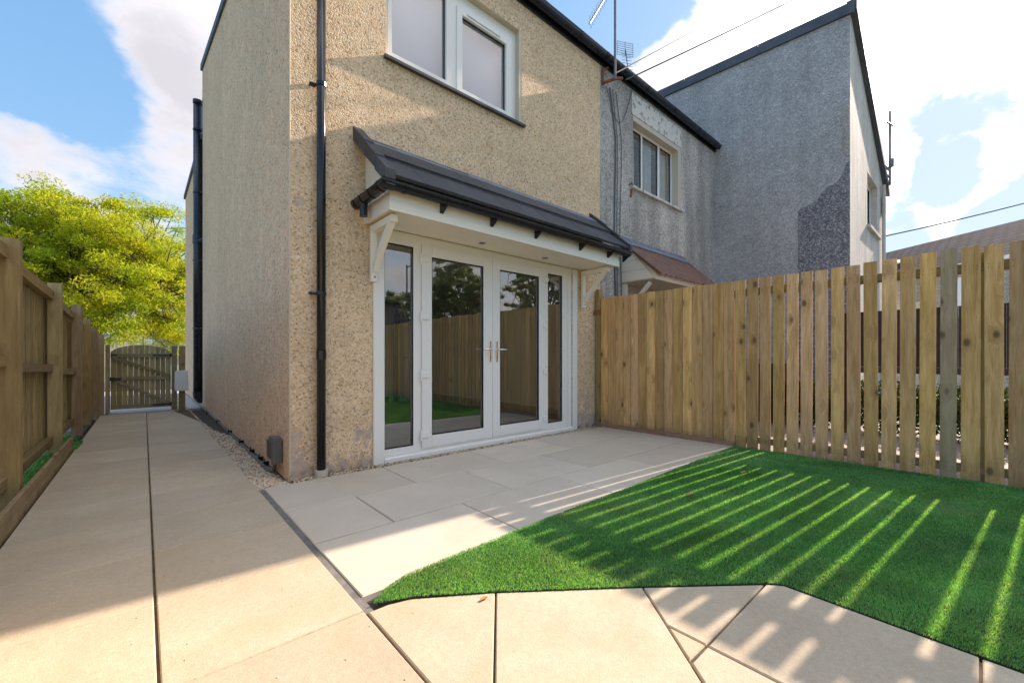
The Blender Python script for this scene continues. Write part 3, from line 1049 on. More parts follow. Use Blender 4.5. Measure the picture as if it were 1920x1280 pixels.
MB().tube([(4.30, 8.47, 1.0), (4.42, 8.47, 1.0)], .01, 8).tube([(4.30, 8.50, 1.0), (4.30, 8.47, 1.0)], .012, 8).build('handle', 'galvanised', idr)
tag(MB().box(5.088, 5.099, 7.7, 7.86, .46, .56).build('wall_socket', 'interior_dark'), 'small dark wall socket low on the room wall', 'socket')

# ---- canopy
can = MB()
CX0, CX1, CY = 1.525, 4.80, 3.245
can.box(CX0, CX1, CY, CY + .02, 2.235, 2.43)                       # front fascia
can.box(CX0, CX0 + .02, CY + .02, WY - .001, 2.235, 2.38)            # left return
can.box(CX1 - .02, CX1, CY + .02, WY - .001, 2.235, 2.38)
can = can.build('canopy', 'cream_paint', house)
can['label'] = 'cream boxed door canopy with black gutter'
MAT['canopy_white'] = None
simple('canopy_white', (.88, .81, .68), .35, .01, 3)
can.data.materials[0] = MAT['canopy_white']
# fascia bottom trim
MB().box(CX0 - .006, CX1 + .006, CY - .008, CY - .0005, 2.222, 2.30).build('fascia_trim', 'canopy_white', can)
ny = 6
for i in range(ny):
    a = CY + .022 + i * (WY - CY - .024) / ny
    b = CY + .022 + (i + 1) * (WY - CY - .024) / ny - .005
    MB().box(CX0 + .022, CX1 - .022, a, b, 2.244, 2.254, .003).build('soffit_board', 'canopy_white', can)
MB().box(CX0 + .02, CX1 - .02, CY + .02, WY - .002, 2.256, 2.262).build('soffit_backing', 'canopy_white', can)
for x, y in ((2.755, 3.60), (3.76, 3.62)):
    d = MB()
    n_ = 20
    for k in range(n_):
        a0, a1 = 2 * math.pi * k / n_, 2 * math.pi * (k + 1) / n_
        d.add([(x + r_ * math.cos(a), y + r_ * math.sin(a), z_) for a in (a0, a1) for r_, z_ in ((.028, 2.243), (.036, 2.237), (.044, 2.2435))],
              [(0, 3, 4, 1), (1, 4, 5, 2)])
    d.build('downlight', 'chrome', can, True)
    MB().tube([(x, y, 2.2435), (x, y, 2.2425)], .028, 16).build('downlight_lens', 'interior_dark', can)
# cheeks
MB().prism([(CY + .03, 2.382), (WY - .001, 2.382), (WY - .001, 2.93)], 0, CX0 + .02, CX0 + .035).build('cheek', 'canopy_white', can)
MB().prism([(CY + .03, 2.382), (WY - .001, 2.382), (WY - .001, 2.93)], 0, CX1 - .035, CX1 - .02).build('cheek', 'canopy_white', can)
sl_ = (2.97 - 2.44) / (3.78 - 3.14)


def rz(y):
    return 2.452 + (y - 3.14) * sl_


ntile = 11
tx0, tx1 = 1.50, 4.90
for row, (ya, yb, up) in enumerate(((3.145, 3.50, 0.0), (3.435, 3.755, .036))):
    w = (tx1 - tx0) / ntile
    for k in range(ntile):
        a = tx0 + k * w + (0.0)
        b = a + w - .004
        dz = random.uniform(-.002, .003)
        z0, z1 = rz(ya) + up + dz, rz(yb) + up * .9 + dz
        nrm = Vector((0, -sl_, 1)).normalized() * .024
        m_ = MB().prism([(ya, z0 - .006), (yb, z1 - .006), (yb + nrm.y, z1 + nrm.z), (ya + nrm.y, z0 + nrm.z)], 0, a, b)
        m_.build('roof_tile', 'slate_tile', can)
# mortar / debris line under the upper course
MB().prism([(3.40, rz(3.40) + .018), (3.45, rz(3.45) + .018), (3.45, rz(3.45) + .05), (3.42, rz(3.42) + .04)], 0, tx0, tx1).build('eaves_filler', 'black_plinth', can)
# lead flashing, dressed in laps
for k in range(6):
    a = 1.47 + k * .595
    dz = random.uniform(-.004, .004)
    MB().prism([(3.655, rz(3.655) + .068 + dz), (3.77, rz(3.77) + .062 + dz), (3.782, 3.035 + dz), (3.797, 3.035 + dz), (3.797, rz(3.77) + .05), (3.655, rz(3.655) + .060)], 0, a, a + .60 if k < 5 else 4.93).build('flashing', 'lead_flashing', can)
# dry verge units, stepped
for xs0, xs1 in ((1.435, 1.515), (4.885, 4.94)):
    for j, (ya, yb) in enumerate(((3.12, 3.34), (3.31, 3.56), (3.53, 3.80))):
        up = .03 + .020 * j
        MB().prism([(ya, rz(ya) - .085 + up), (yb, rz(yb) - .085 + up), (yb, rz(yb) + .045 + up), (ya, rz(ya) + .040 + up)], 0, xs0 - .003 * j, xs1 - .002 * j).build('verge_unit', 'slate_tile', can)
# gutter: front run, corner and return to the wall
GZ = 2.418
cg = gutter_profile(MB(), 1.44, 4.93, 3.175, GZ, .056)
cg = cg.build('canopy_gutter', 'black_plastic', can)
rg = gutter_profile(MB(), 3.17, 3.79, 1.455, GZ - .015, .052, axis='y').build('side_gutter', 'black_plastic', can)
for x in (1.62, 2.02, 2.60, 3.22, 3.98, 4.55, 4.90):
    gutter_profile(MB(), x - .012, x + .012, 3.175, GZ, .060).build('gutter_clip', 'black_plastic', can)
    if x > 1.7:
        MB().prism([(3.17, GZ - .065), (3.243, GZ - .115), (3.243, GZ - .03), (3.21, GZ - .03)], 0, x - .018, x + .018).build('gutter_bracket', 'black_plastic', can)
for y in (3.24, 3.42, 3.60, 3.74):
    gutter_profile(MB(), y - .012, y + .012, 1.455, GZ - .015, .058, axis='y').build('gutter_clip', 'black_plastic', can)
MB().tube([(1.455, 3.62, GZ - .06), (1.455, 3.62, GZ - .17)], .034, 14).build('gutter_outlet', 'black_plastic', can)
hc = [(math.cos(math.pi + math.pi * k / 12) * .056, math.sin(math.pi + math.pi * k / 12) * .056) for k in range(13)]
MB().prism([(3.175 + p, GZ + q) for p, q in hc], 0, 4.93, 4.936).build('stop_end', 'black_plastic', can)
MB().prism([(3.175 + p, GZ + q) for p, q in hc], 0, 1.40, 1.406).build('stop_end', 'black_plastic', can)
gutter_profile(MB(), 1.40, 1.52, 3.175, GZ, .062).build('gutter_corner', 'black_plastic', can)
MB().prism([(1.455 + p * .93, GZ - .015 + q * .93) for p, q in hc], 1, 3.786, 3.792).build('stop_end', 'black_plastic', can)
# gallows brackets
for x0, x1 in ((1.572, 1.632), (4.655, 4.715)):
    b = MB()
    b.box(x0, x1, 3.728, 3.776, 1.705, 2.222, .006)
    b.box(x0, x1, 3.32, 3.728, 2.160, 2.222, .004)
    b = b.build('gallows_bracket', 'canopy_white', can)
    xm = (x0 + x1) / 2
    arc = []
    for k in range(9):
        q = k / 8
        yv = 3.715 - .355 * q
        zv = 1.80 + .385 * q ** .85 + .0
        arc.append((xm, yv + .02 * math.sin(math.pi * q), zv - .02 * math.sin(math.pi * q)))
    br = MB()
    for k in range(8):
        br.beam(arc[k], arc[k + 1], .048, .05, (1, 0, 0))
    br.build('bracket_strut', 'canopy_white', b)
    MB().tube([(xm, 3.7275, 1.745), (xm, 3.7215, 1.745)], .008, 8).build('screw', 'galvanised', b)

# ---- pipes on the house
dp = MB().tube([(1.134, 3.735, .03), (1.134, 3.735, 5.44)], .036, 18).build('downpipe', 'black_plastic', house, True)
for z in (1.547, 3.325):
    c = MB().tube([(1.134, 3.735, z - .016), (1.134, 3.735, z + .016)], .041, 16)
    c.box(1.05, 1.10, 3.765, 3.797, z - .01, z + .01).tube([(1.06, 3.765, z), (1.115, 3.75, z)], .009, 6)
    c.build('pipe_clip', 'black_plastic', dp)
MB().tube([(1.134, 3.735, .98), (1.134, 3.735, 1.06)], .040, 16).build('pipe_socket', 'black_plastic', dp)
MB().tube([(1.134, 3.735, -.01), (1.134, 3.735, .045)], .055, 18).build('pipe_collar', 'far_cream', dp)
sp_ = MB().tube([(.835, 10.75, .25), (.835, 10.75, 6.28)], .075, 16).build('soil_pipe', 'navy_plastic', house, True)
MB().tube([(.835, 10.75, .30), (.84, 10.75, .2), (.88, 10.78, .13), (.95, 10.8, .12)], .085, 14).build('pipe_bend', 'navy_plastic', sp_)
MB().tube([(.835, 10.75, 6.24), (.835, 10.75, 6.31)], .084, 16).build('pipe_cap', 'navy_plastic', sp_)
for z in (1.6, 3.0, 4.4, 5.7):
    MB().tube([(.835, 10.75, z - .015), (.835, 10.75, z + .015)], .083, 14).beam((.83, 10.72, z), (.93, 10.62, z), .02, .02).build('pipe_clip', 'navy_plastic', sp_)
MB().tube([(.835, 10.75, 3.34), (.835, 10.75, 3.52)], .088, 14).tube([(.84, 10.7, 3.38), (.93, 10.6, 3.42)], .045, 10).build('pipe_branch', 'navy_plastic', sp_)
MB().tube([(.90, 10.55, .1), (.90, 10.55, 6.3)], .006, 6).build('wall_cable', 'cable_grey', house)
# conduit along the foot of the side wall
pts = [(.885, 12.5, .0), (.885, 10.6, -.005), (.88, 8.0, -.02), (.872, 6.0, -.035), (.86, 5.0, -.03), (.85, 4.42, -.028)]
cd = MB().tube(pts, .015, 8).build('conduit', 'grey_plastic', house, True)
for y in (4.55, 4.8, 5.25, 5.9, 6.8, 8.0, 9.4):
    zz = -.03
    MB().box(.855, .905, y - .012, y + .012, zz - .02, zz + .035).tube([(.865, y, zz + .03), (.865, y, zz + .065)], .004, 5).build('conduit_clip', 'black_plastic', cd)
MB().tube([(.85, 4.42, -.028), (.86, 4.24, -.03), (.868, 4.17, -.0), (.875, 4.16, .09)], .018, 10).build('conduit_bend', 'grey_plastic', cd, True)
ob = MB().prism([(4.03, .115), (4.045, .10), (4.215, .10), (4.235, .13), (4.235, .285), (4.215, .30), (4.05, .30), (4.03, .28)], 0, .835, .903).build('outdoor_socket', 'grey_plastic', house)
MB().prism([(4.05, .14), (4.06, .125), (4.20, .125), (4.215, .145), (4.215, .26), (4.20, .275), (4.06, .275), (4.05, .26)], 0, .818, .8345).build('socket_cover', 'interior_dark', ob)
MB().box(.815, .90, 4.00, 4.028, .09, .29, .008).build('socket_hood', 'grey_plastic', ob)

# ------------------------------------------------------------------ grey terraced neighbour
GX = 9.19
nb = thing('grey_terraced_house', 'grey pebbledashed neighbour house with flaking lintel and small brown canopy', 'house', (7.2, 7, 0))
nh = [(6.03, 7.66, 3.80, 4.915)]
front_wall('wall', 'grey_pebbledash', nb, WY, 5.139, GX, -.1, EAVE, nh, .26)
MB().box(5.99, 7.665, WY - .012, WY - .001, 4.99, 5.34).build('lintel', 'flaking_paint', nb)
MB().box(6.03, 7.655, WY - .004, WY + .13, 4.90, 4.988).build('lintel_soffit', 'far_cream', nb)
MB().box(7.545, 7.66, WY - .010, WY + .15, 3.81, 4.90).build('reveal', 'far_cream', nb)
nb_reveal = nb.children
w2 = casement(nb, 'window', 6.03, 7.55, 3.84, 4.90, 3.915, .04,
              [(6.07, 6.47, 3.885, 4.86), (6.51, 7.03, 3.885, 4.86), (7.09, 7.51, 3.885, 4.86)], 'window_white', 'upper_glazing', .05)
MB().prism([(WY - .05, 3.77), (WY + .1, 3.78), (WY + .1, 3.835), (WY - .05, 3.81)], 0, 5.97, 7.73).build('sill', 'flaking_paint', nb)
for x0, x1 in ((6.05, 6.42), (6.70, 6.98), (7.25, 7.5)):
    c = MB()
    k = 14
    for i in range(k):
        a = x0 + (x1 - x0) * i / k
        b = x0 + (x1 - x0) * (i + 1) / k
        ya, yb = 4.02 + .02 * math.sin(i * 1.9), 4.02 + .02 * math.sin((i + 1) * 1.9)
        c.add([(a, ya, 3.84), (b, yb, 3.84), (b, yb, 4.9), (a, ya, 4.9), (a, ya + .004, 3.84), (b, yb + .004, 3.84), (b, yb + .004, 4.9), (a, ya + .004, 4.9)],
              [(0, 1, 2, 3), (4, 5, 6, 7)])
    c.build('curtain', 'curtain_fabric', nb)
box('room_lining', 'interior_dark', nb, 5.9, 7.8, 4.4, 4.43, 3.7, 5.1)
# rear door and wall below the canopy are real too
MB().box(6.05, 6.95, WY - .03, WY - .004, -.05, 2.05).build('door', 'far_cream', nb)
# brown corrugated canopy
nc = MB().box(5.70, 7.75, 3.20, 3.222, 2.17, 2.27)
nc.prism([(3.222, 2.19), (3.797, 2.19), (3.797, 2.85), (3.70, 2.77), (3.222, 2.315)], 0, 5.716, 5.74)
nc = nc.build('canopy', 'canopy_white', nb)
for i in range(4):
    z0 = 2.19 + i * .165
    y_hi = 3.20 + (z0 + .165 - 2.19) / .70 * .58
    y_lo = 3.20 + (z0 - 2.19) / .70 * .58
    MB().prism([(y_lo + .02, z0), (3.797, z0), (3.797, z0 + .16), (min(y_hi + .02, 3.79), z0 + .16)], 0, 5.70, 5.715).build('cladding_board', 'canopy_white', nc)
MB().box(5.72, 7.75, 3.225, 3.797, 2.175, 2.187).build('soffit', 'far_cream', nc)
mb = MB()
kx = 66
for i in range(kx):
    a = 5.66 + i * 2.15 / kx
    b = 5.66 + (i + 1) * 2.15 / kx
    za, zb = .016 * math.sin(i * 1.35), .016 * math.sin((i + 1) * 1.35)
    P0, P1 = (3.12, 2.235), (3.79, 2.86)
    mb.add([(a, P0[0], P0[1] + za), (b, P0[0], P0[1] + zb), (b, P1[0], P1[1] + zb), (a, P1[0], P1[1] + za),
            (a, P0[0], P0[1] + za + .006), (b, P0[0], P0[1] + zb + .006), (b, P1[0], P1[1] + zb + .006), (a, P1[0], P1[1] + za + .006)],
           [(0, 1, 2, 3), (4, 5, 6, 7), (0, 1, 5, 4)])
mb.build('corrugated_sheet', 'brown_sheet', nc)
MB().prism([(3.10, 2.19), (3.80, 2.83), (3.80, 2.87), (3.10, 2.25)], 0, 5.645, 5.665).build('verge_strip', 'brown_sheet', nc)
MB().prism([(3.69, 2.79), (3.775, 2.865), (3.796, 2.93), (3.785, 2.93), (3.765, 2.875), (3.69, 2.805)], 0, 5.64, 7.82).build('flashing', 'lead_flashing', nc)
MB().box(5.72, 5.79, 3.74, 3.797, 1.6, 2.17).beam((5.75, 3.75, 1.72), (5.75, 3.32, 2.14), .05, .05, (1, 0, 0)).build('bracket', 'canopy_white', nc)
MB().box(7.66, 7.73, 3.74, 3.797, 1.6, 2.17).beam((7.7, 3.75, 1.72), (7.7, 3.32, 2.14), .05, .05, (1, 0, 0)).build('bracket', 'canopy_white', nc)
# hanging cables
for x, sw, r_ in ((5.50, .03, .010), (5.66, .05, .006), (5.56, .015, .006)):
    pts = [(x + sw * math.sin(k * .9 + x) * .5 - (.12 if k < 2 else 0) * (2 - k) / 2, 3.785, 5.15 - k * .36) for k in range(14)]
    MB().tube(pts, r_, 6).build('cable', 'cable_grey', nb)
pts = [(5.27 + .7 * k / 12, 3.78, 5.12 - .55 * math.sin(math.pi * k / 12) + .25 * k / 12) for k in range(13)]
MB().tube(pts, .006, 5).build('cable', 'cable_grey', nb)
MB().tube([(5.90, 3.79, 3.80), (5.93, 3.76, 3.84), (6.0, 3.79, 3.82)], .012, 6).tube([(5.95, 3.795, 3.62), (5.97, 3.785, 3.75)], .02, 6).build('rusty_hook', 'rust', nb)

# ------------------------------------------------------------------ tall grey house stepping forward
GY = 1.508
tg = thing('tall_grey_house', 'tall blue-grey house stepping forward beyond the fence with a sloping roof', 'house', (11, 4.5, 0))


def ztop(y):
    return 7.0 + (y - GY) * .05


mb = MB().prism([(GY + .002, -.1), (12.0, -.1), (12.0, ztop(12) - .02), (GY + .002, ztop(GY) + .02)], 0, GX + .002, GX + .25)
mb.build('side_wall', 'blue_grey_pebbledash', tg)
# front gable wall with a window opening
xw0, xw1, zw0, zw1 = 10.85, 12.05, 3.66, 4.72
mb = MB()
xs_ = [GX + .008, xw0, xw1, 12.86]


def rake(x):
    return 7.06 - (x - GX) * .567


for a, b in zip(xs_[:-1], xs_[1:]):
    cells = [(-.1, None)] if (a, b) != (xw0, xw1) else [(-.1, zw0), (zw1, None)]
    for c, d in cells:
        d0 = rake(a) if d is None else d
        d1 = rake(b) if d is None else d
        mb.add([(a, GY, c), (b, GY, c), (b, GY, d1), (a, GY, d0), (a, GY + .25, c), (b, GY + .25, c), (b, GY + .25, d1), (a, GY + .25, d0)],
               [(0, 1, 2, 3), (7, 6, 5, 4), (0, 4, 5, 1), (2, 6, 7, 3), (0, 3, 7, 4), (1, 5, 6, 2)])
mb.build('front_wall', 'pale_render', tg)
casement(tg, 'window', xw0, xw1, zw0, zw1, GY + .11, .05, [(xw0 + .07, xw0 + .55, zw0 + .07, zw1 - .07), (xw0 + .65, xw1 - .07, zw0 + .07, zw1 - .07)])
MB().box(xw0 - .05, xw1 + .12, GY - .06, GY + .1, zw0 - .07, zw0 - .005).build('sill', 'pale_render', tg)
box('room_lining', 'interior_dark', tg, xw0 - .2, xw1 + .2, GY + .6, GY + .63, zw0 - .2, zw1 + .2)
MB().box(12.84, 12.86 + .0, GY + .25, 12.0, -.1, 4.9).build('far_wall', 'pale_render', tg)
# roof coping along the high edge and the sloping roof
for k in range(7):
    y0, y1 = GY - .06 + k * 1.5, GY - .06 + (k + 1) * 1.5 - .006
    MB().prism([(y0, ztop(y0) - .04), (y1, ztop(y1) - .04), (y1, ztop(y1) + .15), (y0, ztop(y0) + .15)], 0, GX - .04, GX + .12).build('coping', 'silver_coping', tg)
mb = MB()
mb.add([(GX + .12, GY - .06, 7.10), (12.98, GY - .06, rake(12.98) + .06), (12.98, 12, rake(12.98) + .56), (GX + .12, 12, 7.62),
        (GX + .12, GY - .06, 7.17), (12.98, GY - .06, rake(12.98) + .13), (12.98, 12, rake(12.98) + .63), (GX + .12, 12, 7.69)],
       [(3, 2, 1, 0), (4, 5, 6, 7), (0, 1, 5, 4), (1, 2, 6, 5), (2, 3, 7, 6), (3, 0, 4, 7)])
mb.build('roof', 'slate_tile', tg)
for k in range(9):
    a = GX + .02 + k * .44
    b = a + .43
    mb = MB().add([(a, GY - .09, rake(a) - .02), (b, GY - .09, rake(b) - .02), (b, GY - .09, rake(b) + .15), (a, GY - .09, rake(a) + .17),
                   (a, GY + .05, rake(a) + .0), (b, GY + .05, rake(b) + .0), (b, GY + .05, rake(b) + .15), (a, GY + .05, rake(a) + .17)],
                  [(0, 1, 2, 3), (7, 6, 5, 4), (0, 4, 5, 1), (2, 6, 7, 3), (0, 3, 7, 4), (1, 5, 6, 2)])
    mb.build('verge_unit', 'silver_coping', tg)


def curve_patch(pts):
    return MB().prism(pts, 0, GX - .008, GX + .001).build('render_patch', 'dark_pebbledash', tg)


p1 = [(1.509, -.05), (2.271, -.05), (2.272, 3.74), (2.20, 3.79), (2.08, 3.81), (1.98, 3.86), (1.90, 3.98), (1.82, 4.06), (1.70, 4.09), (1.62, 4.2), (1.545, 4.4), (1.509, 4.42)]
curve_patch(p1)
p2 = [(1.509, 4.50), (1.56, 4.52), (1.60, 4.62), (1.62, 4.75), (1.60, 4.86), (1.615, 4.97), (1.64, 5.1), (1.62, 5.25), (1.58, 5.36), (1.53, 5.46), (1.509, 5.5)]
curve_patch(p2).data.materials[0] = MAT['grey_pebbledash']
MB().tube([(12.55, GY - .05, -.1), (12.55, GY - .05, 4.9)], .035, 10).build('downpipe', 'pale_render', tg)
MB().box(12.6, 12.78, GY - .07, GY - .002, 4.3, 4.65).build('junction_box', 'far_cream', tg)

# ------------------------------------------------------------------ aerials and wires


def yagi(mb, a, b, n, ln, side=(0, 1, 0), r=.005):
    a, b = Vector(a), Vector(b)
    mb.tube([a, b], .013, 6)
    sd_ = Vector(side).normalized()
    for i in range(n):
        p = a.lerp(b, (i + .5) / n)
        mb.tube([p - sd_ * ln, p + sd_ * ln], r, 4)


ae = thing('tv_aerial', 'tall tv aerial mast on a rusty bracket at the roof gutter', 'aerial', (5.236, 3.62, 5.1))
MB().tube([(5.236, 3.60, 5.12), (5.236, 3.60, 8.1)], .019, 10).build('mast', 'galvanised', ae)
MB().tube([(5.19, 3.79, 5.12), (5.19, 3.79, 5.36)], .022, 8).tube([(5.19, 3.78, 5.14), (5.25, 3.60, 5.14), (5.36, 3.56, 5.17)], .022, 8).tube([(5.19, 3.79, 5.34), (5.24, 3.72, 5.36)], .015, 6).build('bracket', 'rust', ae)
y_ = MB()
yagi(y_, (4.60, 3.58, 5.60), (5.236, 3.58, 6.60), 14, .085, (.75, .45, -.38), .0025)
y_.build('boom', 'cable_grey', ae)
ae2 = thing('tv_aerial', 'small tv aerial with grid reflector standing on the grey house roof', 'aerial', (9.3, 6.0, 8.3))
y_ = MB().tube([(9.30, 6.0, 7.4), (9.30, 6.0, 8.35)], .018, 8)
y_.build('mast', 'galvanised', ae2)
y_ = MB()
yagi(y_, (9.36, 6.0, 8.15), (9.18, 6.0, 8.82), 10, .14, (.9, -.4, .08), .006)
y_.build('boom', 'galvanised', ae2)
gmb = MB()
for k in range(7):
    z = 8.64 + k * .055
    gmb.tube([(8.93, 6.08, z), (9.36, 5.90, z + .03)], .007, 4)
for k in range(3):
    q = k / 2
    gmb.tube([(8.93 + .43 * q, 6.08 - .18 * q, 8.63 + .03 * q), (8.93 + .43 * q, 6.08 - .18 * q, 8.98 + .03 * q)], .007, 4)
gmb.build('reflector', 'galvanised', ae2)
ae3 = thing('tv_aerial', 'thin cross-shaped aerial mast on the right edge of the tall house', 'aerial', (12.9, 1.43, 5.0))
MB().tube([(12.98, 1.40, 5.0), (12.98, 1.40, 6.72)], .022, 8).build('mast', 'galvanised', ae3)
MB().tube([(12.55, 1.40, 6.3), (13.12, 1.36, 6.42)], .02, 6).build('cross_arm', 'galvanised', ae3)
MB().tube([(12.62, 1.45, 5.16), (12.98, 1.41, 5.2)], .03, 6).tube([(12.62, 1.45, 5.34), (12.98, 1.41, 5.36)], .03, 6).tube([(12.98, 1.38, 5.42), (12.98, 1.38, 5.6)], .05, 8).build('bracket', 'galvanised', ae3)


def wire(label, a, b, sag, r):
    a, b = Vector(a), Vector(b)
    pts = [a.lerp(b, k / 16) - Vector((0, 0, sag * 4 * (k / 16) * (1 - k / 16))) for k in range(17)]
    tag(MB().tube(pts, r, 5).build('overhead_wire', 'cable_black'), label, 'wire')


wire('upper overhead wire running from the aerial bracket into the sky', (5.27, 3.60, 5.24), (14.87, 2.85, 12.67), .04, .010)
wire('lower overhead wire rising from the gutter across the cloud', (5.52, 3.60, 5.24), (16.03, 1.83, 12.67), .04, .011)
wire('overhead wire sloping up to the right over the bungalow roof', (12.6, 1.45, 3.75), (26.0, -7.5, 8.6), .3, .014)

# ------------------------------------------------------------------ right fence
boards = [(3.703, 3.584), (3.571, 3.455), (3.444, 3.336), (3.319, 3.213), (3.199, 3.091), (3.08, 2.972), (2.962, 2.849), (2.834, 2.724), (2.707, 2.602), (2.59, 2.48),
          (2.463, 2.355), (2.344, 2.228), (2.218, 2.104), (2.093, 1.981), (1.973, 1.864), (1.849, 1.743), (1.73, 1.618), (1.599, 1.496), (1.472, 1.37), (1.347, 1.245),
          (1.223, 1.124), (1.1, .998), (.972, .873), (.851, .75), (.725, .626), (.6, .499), (.477, .376), (.352, .252), (.228, .13), (.108, 0.0), (-.019, -.121), (-.145, -.25)]
y = -.275
while y > -4.6:
    boards.append((y, y - .102))
    y -= .126
fence = thing('slatted_fence', 'pale new slatted timber fence right of the patio and lawn', 'fence', (5.05, 0, 0))
for i, (a, b) in enumerate(boards):
    if i < 15:
        a, b = a + .003, b - .003
    top = 1.868 + (.03 if i > 22 else 0) * min(1, (i - 22) / 5) + random.uniform(-.005, .005)
    bot = .045 if i < 15 else -.02 + random.uniform(-.006, .006)
    x = 5.03 + random.uniform(-.0015, .0015)
    tw = random.uniform(-.004, .004)
    ln = random.uniform(-.004, .004)
    m_ = MB().box(x, x + .020, b, a, bot, top, .002)
    m_.v = [(vx, vy + ln * (vz - 1), vz + (random.uniform(-.002, .002) if vz > 1 else 0)) for vx, vy, vz in m_.v]
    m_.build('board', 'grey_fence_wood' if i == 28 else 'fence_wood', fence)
for z0, z1 in ((1.69, 1.77), (.055, .125)):
    MB().box(5.052, 5.092, -4.6, 3.77, z0, z1, .002).build('rail', 'rail_wood_y', fence)
MB().box(5.053, 5.091, 1.9, 3.7, .86, .94, .002).build('rail', 'rail_wood_y', fence)
nails = MB()
for a, b in boards:
    for z in (1.745, 1.712, .10, .075):
        for yn in (a - .022, b + .022):
            z_ = z + random.uniform(-.006, .006)
            nails.box(5.0262, 5.0285, yn - .0028, yn + .0028, z_ - .0028, z_ + .0028)
nails.build('nail', 'grey_plastic', fence, kind='stuff')
for yp, zt in ((3.745, 1.99), (1.92, 1.80), (-.009, 1.85), (-1.9, 1.8), (-3.75, 1.8)):
    m_ = MB().box(5.0555, 5.15, yp - .05, yp + .05, -.1, zt, .004)
    if yp > 3.7:
        m_ = MB().box(5.0, 5.09, yp - .028, yp + .028, -.03, 2.0, .004)
    m_.build('post', 'post_wood', fence)
MB().box(4.965, 5.02, 3.70, 3.79, 1.63, 1.70, .004).build('rail_end', 'red_brown_wood', fence)
edge = tag(MB().box(4.968, 5.026, 1.84, 3.76, -.02, .048, .006).build('gravel_board', 'red_brown_wood'), 'reddish timber board along the foot of the fence beside the patio', 'edging board')

# ------------------------------------------------------------------ left fence
lf = thing('closeboard_fence', 'brown close-board garden fence with thick posts left of the path', 'fence', (-.7, 7, 0))
posts = [(4.25, 1.79, -.62), (6.10, 1.74, -.615), (7.75, 1.68, -.60), (8.9, 1.585, -.60), (9.6, 1.49, -.57), (10.06, 1.40, -.515)]
MB().box(-.74, -.64, .55, .65, -.1, 1.8, .004).build('post', 'post_wood', lf)
MB().box(-.74, -.64, 2.4, 2.5, -.1, 1.8, .004).build('post', 'post_wood', lf)
for yv, zt, xr in posts:
    MB().box(xr - .10, xr, yv, yv + .10, -.1, zt, .004).build('post', 'post_wood' if yv != 6.10 else 'olive_wood', lf)
spans = [(.65, 2.4, 1.74, 1.74), (2.5, 4.25, 1.74, 1.74), (4.35, 6.10, 1.70, 1.66), (6.20, 7.75, 1.64, 1.58), (7.85, 8.9, 1.58, 1.50), (9.0, 9.7, 1.50, 1.42), (9.8, 10.2, 1.40, 1.30)]
for a, b, za, zb in spans:
    for f0, f1 in ((-.085, 0), (-.80, -.73)):
        MB().add([(-.725, a, za + f0), (-.672, a, za + f0), (-.672, a, za + f1), (-.725, a, za + f1), (-.725, b, zb + f0), (-.672, b, zb + f0), (-.672, b, zb + f1), (-.725, b, zb + f1)],
                 [(3, 2, 1, 0), (4, 5, 6, 7), (0, 1, 5, 4), (1, 2, 6, 5), (2, 3, 7, 6), (3, 0, 4, 7)]).build('rail', 'rail_wood_y', lf)
    MB().box(-.725, -.672, a, b, .14, .215, .003).build('rail', 'rail_wood_y', lf)
y = .6
while y < 10.3:
    f = max(0, (y - 4.3) / 5.9)
    zt = 1.76 - (.44 * f if y > 4.3 else 0) + random.uniform(-.006, .006)
    x = -.732 + random.uniform(-.002, .002)
    # feather-edge board: thick edge laps the thin one
    MB().prism([(x - .014, y), (x, y), (x - .006, y + .098), (x - .014, y + .098)], 2, .10, zt).build('board', 'olive_wood', lf)
    y += .088
tag(MB().box(-.600, -.572, 1.2, 6.5, -.03, .142, .004).build('kick_board', 'rail_wood_y'), 'low timber edging board between the path and the left fence', 'edging board')
struct('fence_verge', MB().box(-.735, -.602, .6, 10.1, -.06, -.012), 'soil')
tag(grass('verge_grass', [(-.73, 4.35), (-.605, 4.35), (-.605, 7.2), (-.73, 7.2)], 5200, .04, .10, .0015, 'turf_blade', z=-.01),
    'dark green grass growing behind the edging board by the left fence', 'grass', kind='stuff')
tag(grass('path_edge_weeds', [(-.60, 6.55), (-.55, 6.55), (-.54, 7.0), (-.58, 7.1)], 500, .02, .05, .002, 'turf_blade', z=-.01),
    'small weeds at the path edge beyond the end of the edging board', 'weeds', kind='stuff')

# ------------------------------------------------------------------ gate
gate = thing('garden_gate', 'arched timber garden gate with black hinges at the end of the path', 'gate', (0, 10.2, 0))
gx0, gx1 = -.44, .385
nbd = 11
wb = (gx1 - gx0) / nbd


def arch(x):
    q = (x - (gx0 + gx1) / 2) / ((gx1 - gx0) / 2)
    return 1.075 + .185 * math.sqrt(max(0, 1 - q * q * .92)) - .03


for i in range(nbd):
    a = gx0 + i * wb + .001
    b = a + wb - (.0045 if 1 < i < 10 else .002)
    pts = [(a, .075), (b, .075)] + [(b - (b - a) * k / 4, arch(b - (b - a) * k / 4)) for k in range(5)]
    MB().prism(pts, 1, 10.22, 10.236).build('board', 'olive_wood', gate)
for z in (1.035, .62, .115):
    MB().box(gx0, gx1, 10.19, 10.2195, z - .035, z + .035, .003).build('rail', 'rail_wood_x', gate)
MB().beam((gx0 + .02, 10.203, .995), (gx1 - .02, 10.203, .66), .03, .055, (0, 0, 1)).build('brace', 'rail_wood_x', gate)
MB().beam((gx0 + .09, 10.203, .58), (gx1 - .05, 10.203, .155), .03, .055, (0, 0, 1)).build('brace', 'rail_wood_x', gate)
for z in (1.045, .125):
    MB().box(.13, .385, 10.178, 10.189, z - .013, z + .013).tube([(.39, 10.18, z - .035), (.39, 10.18, z + .035)], .014, 8).build('hinge', 'black_plastic', gate)
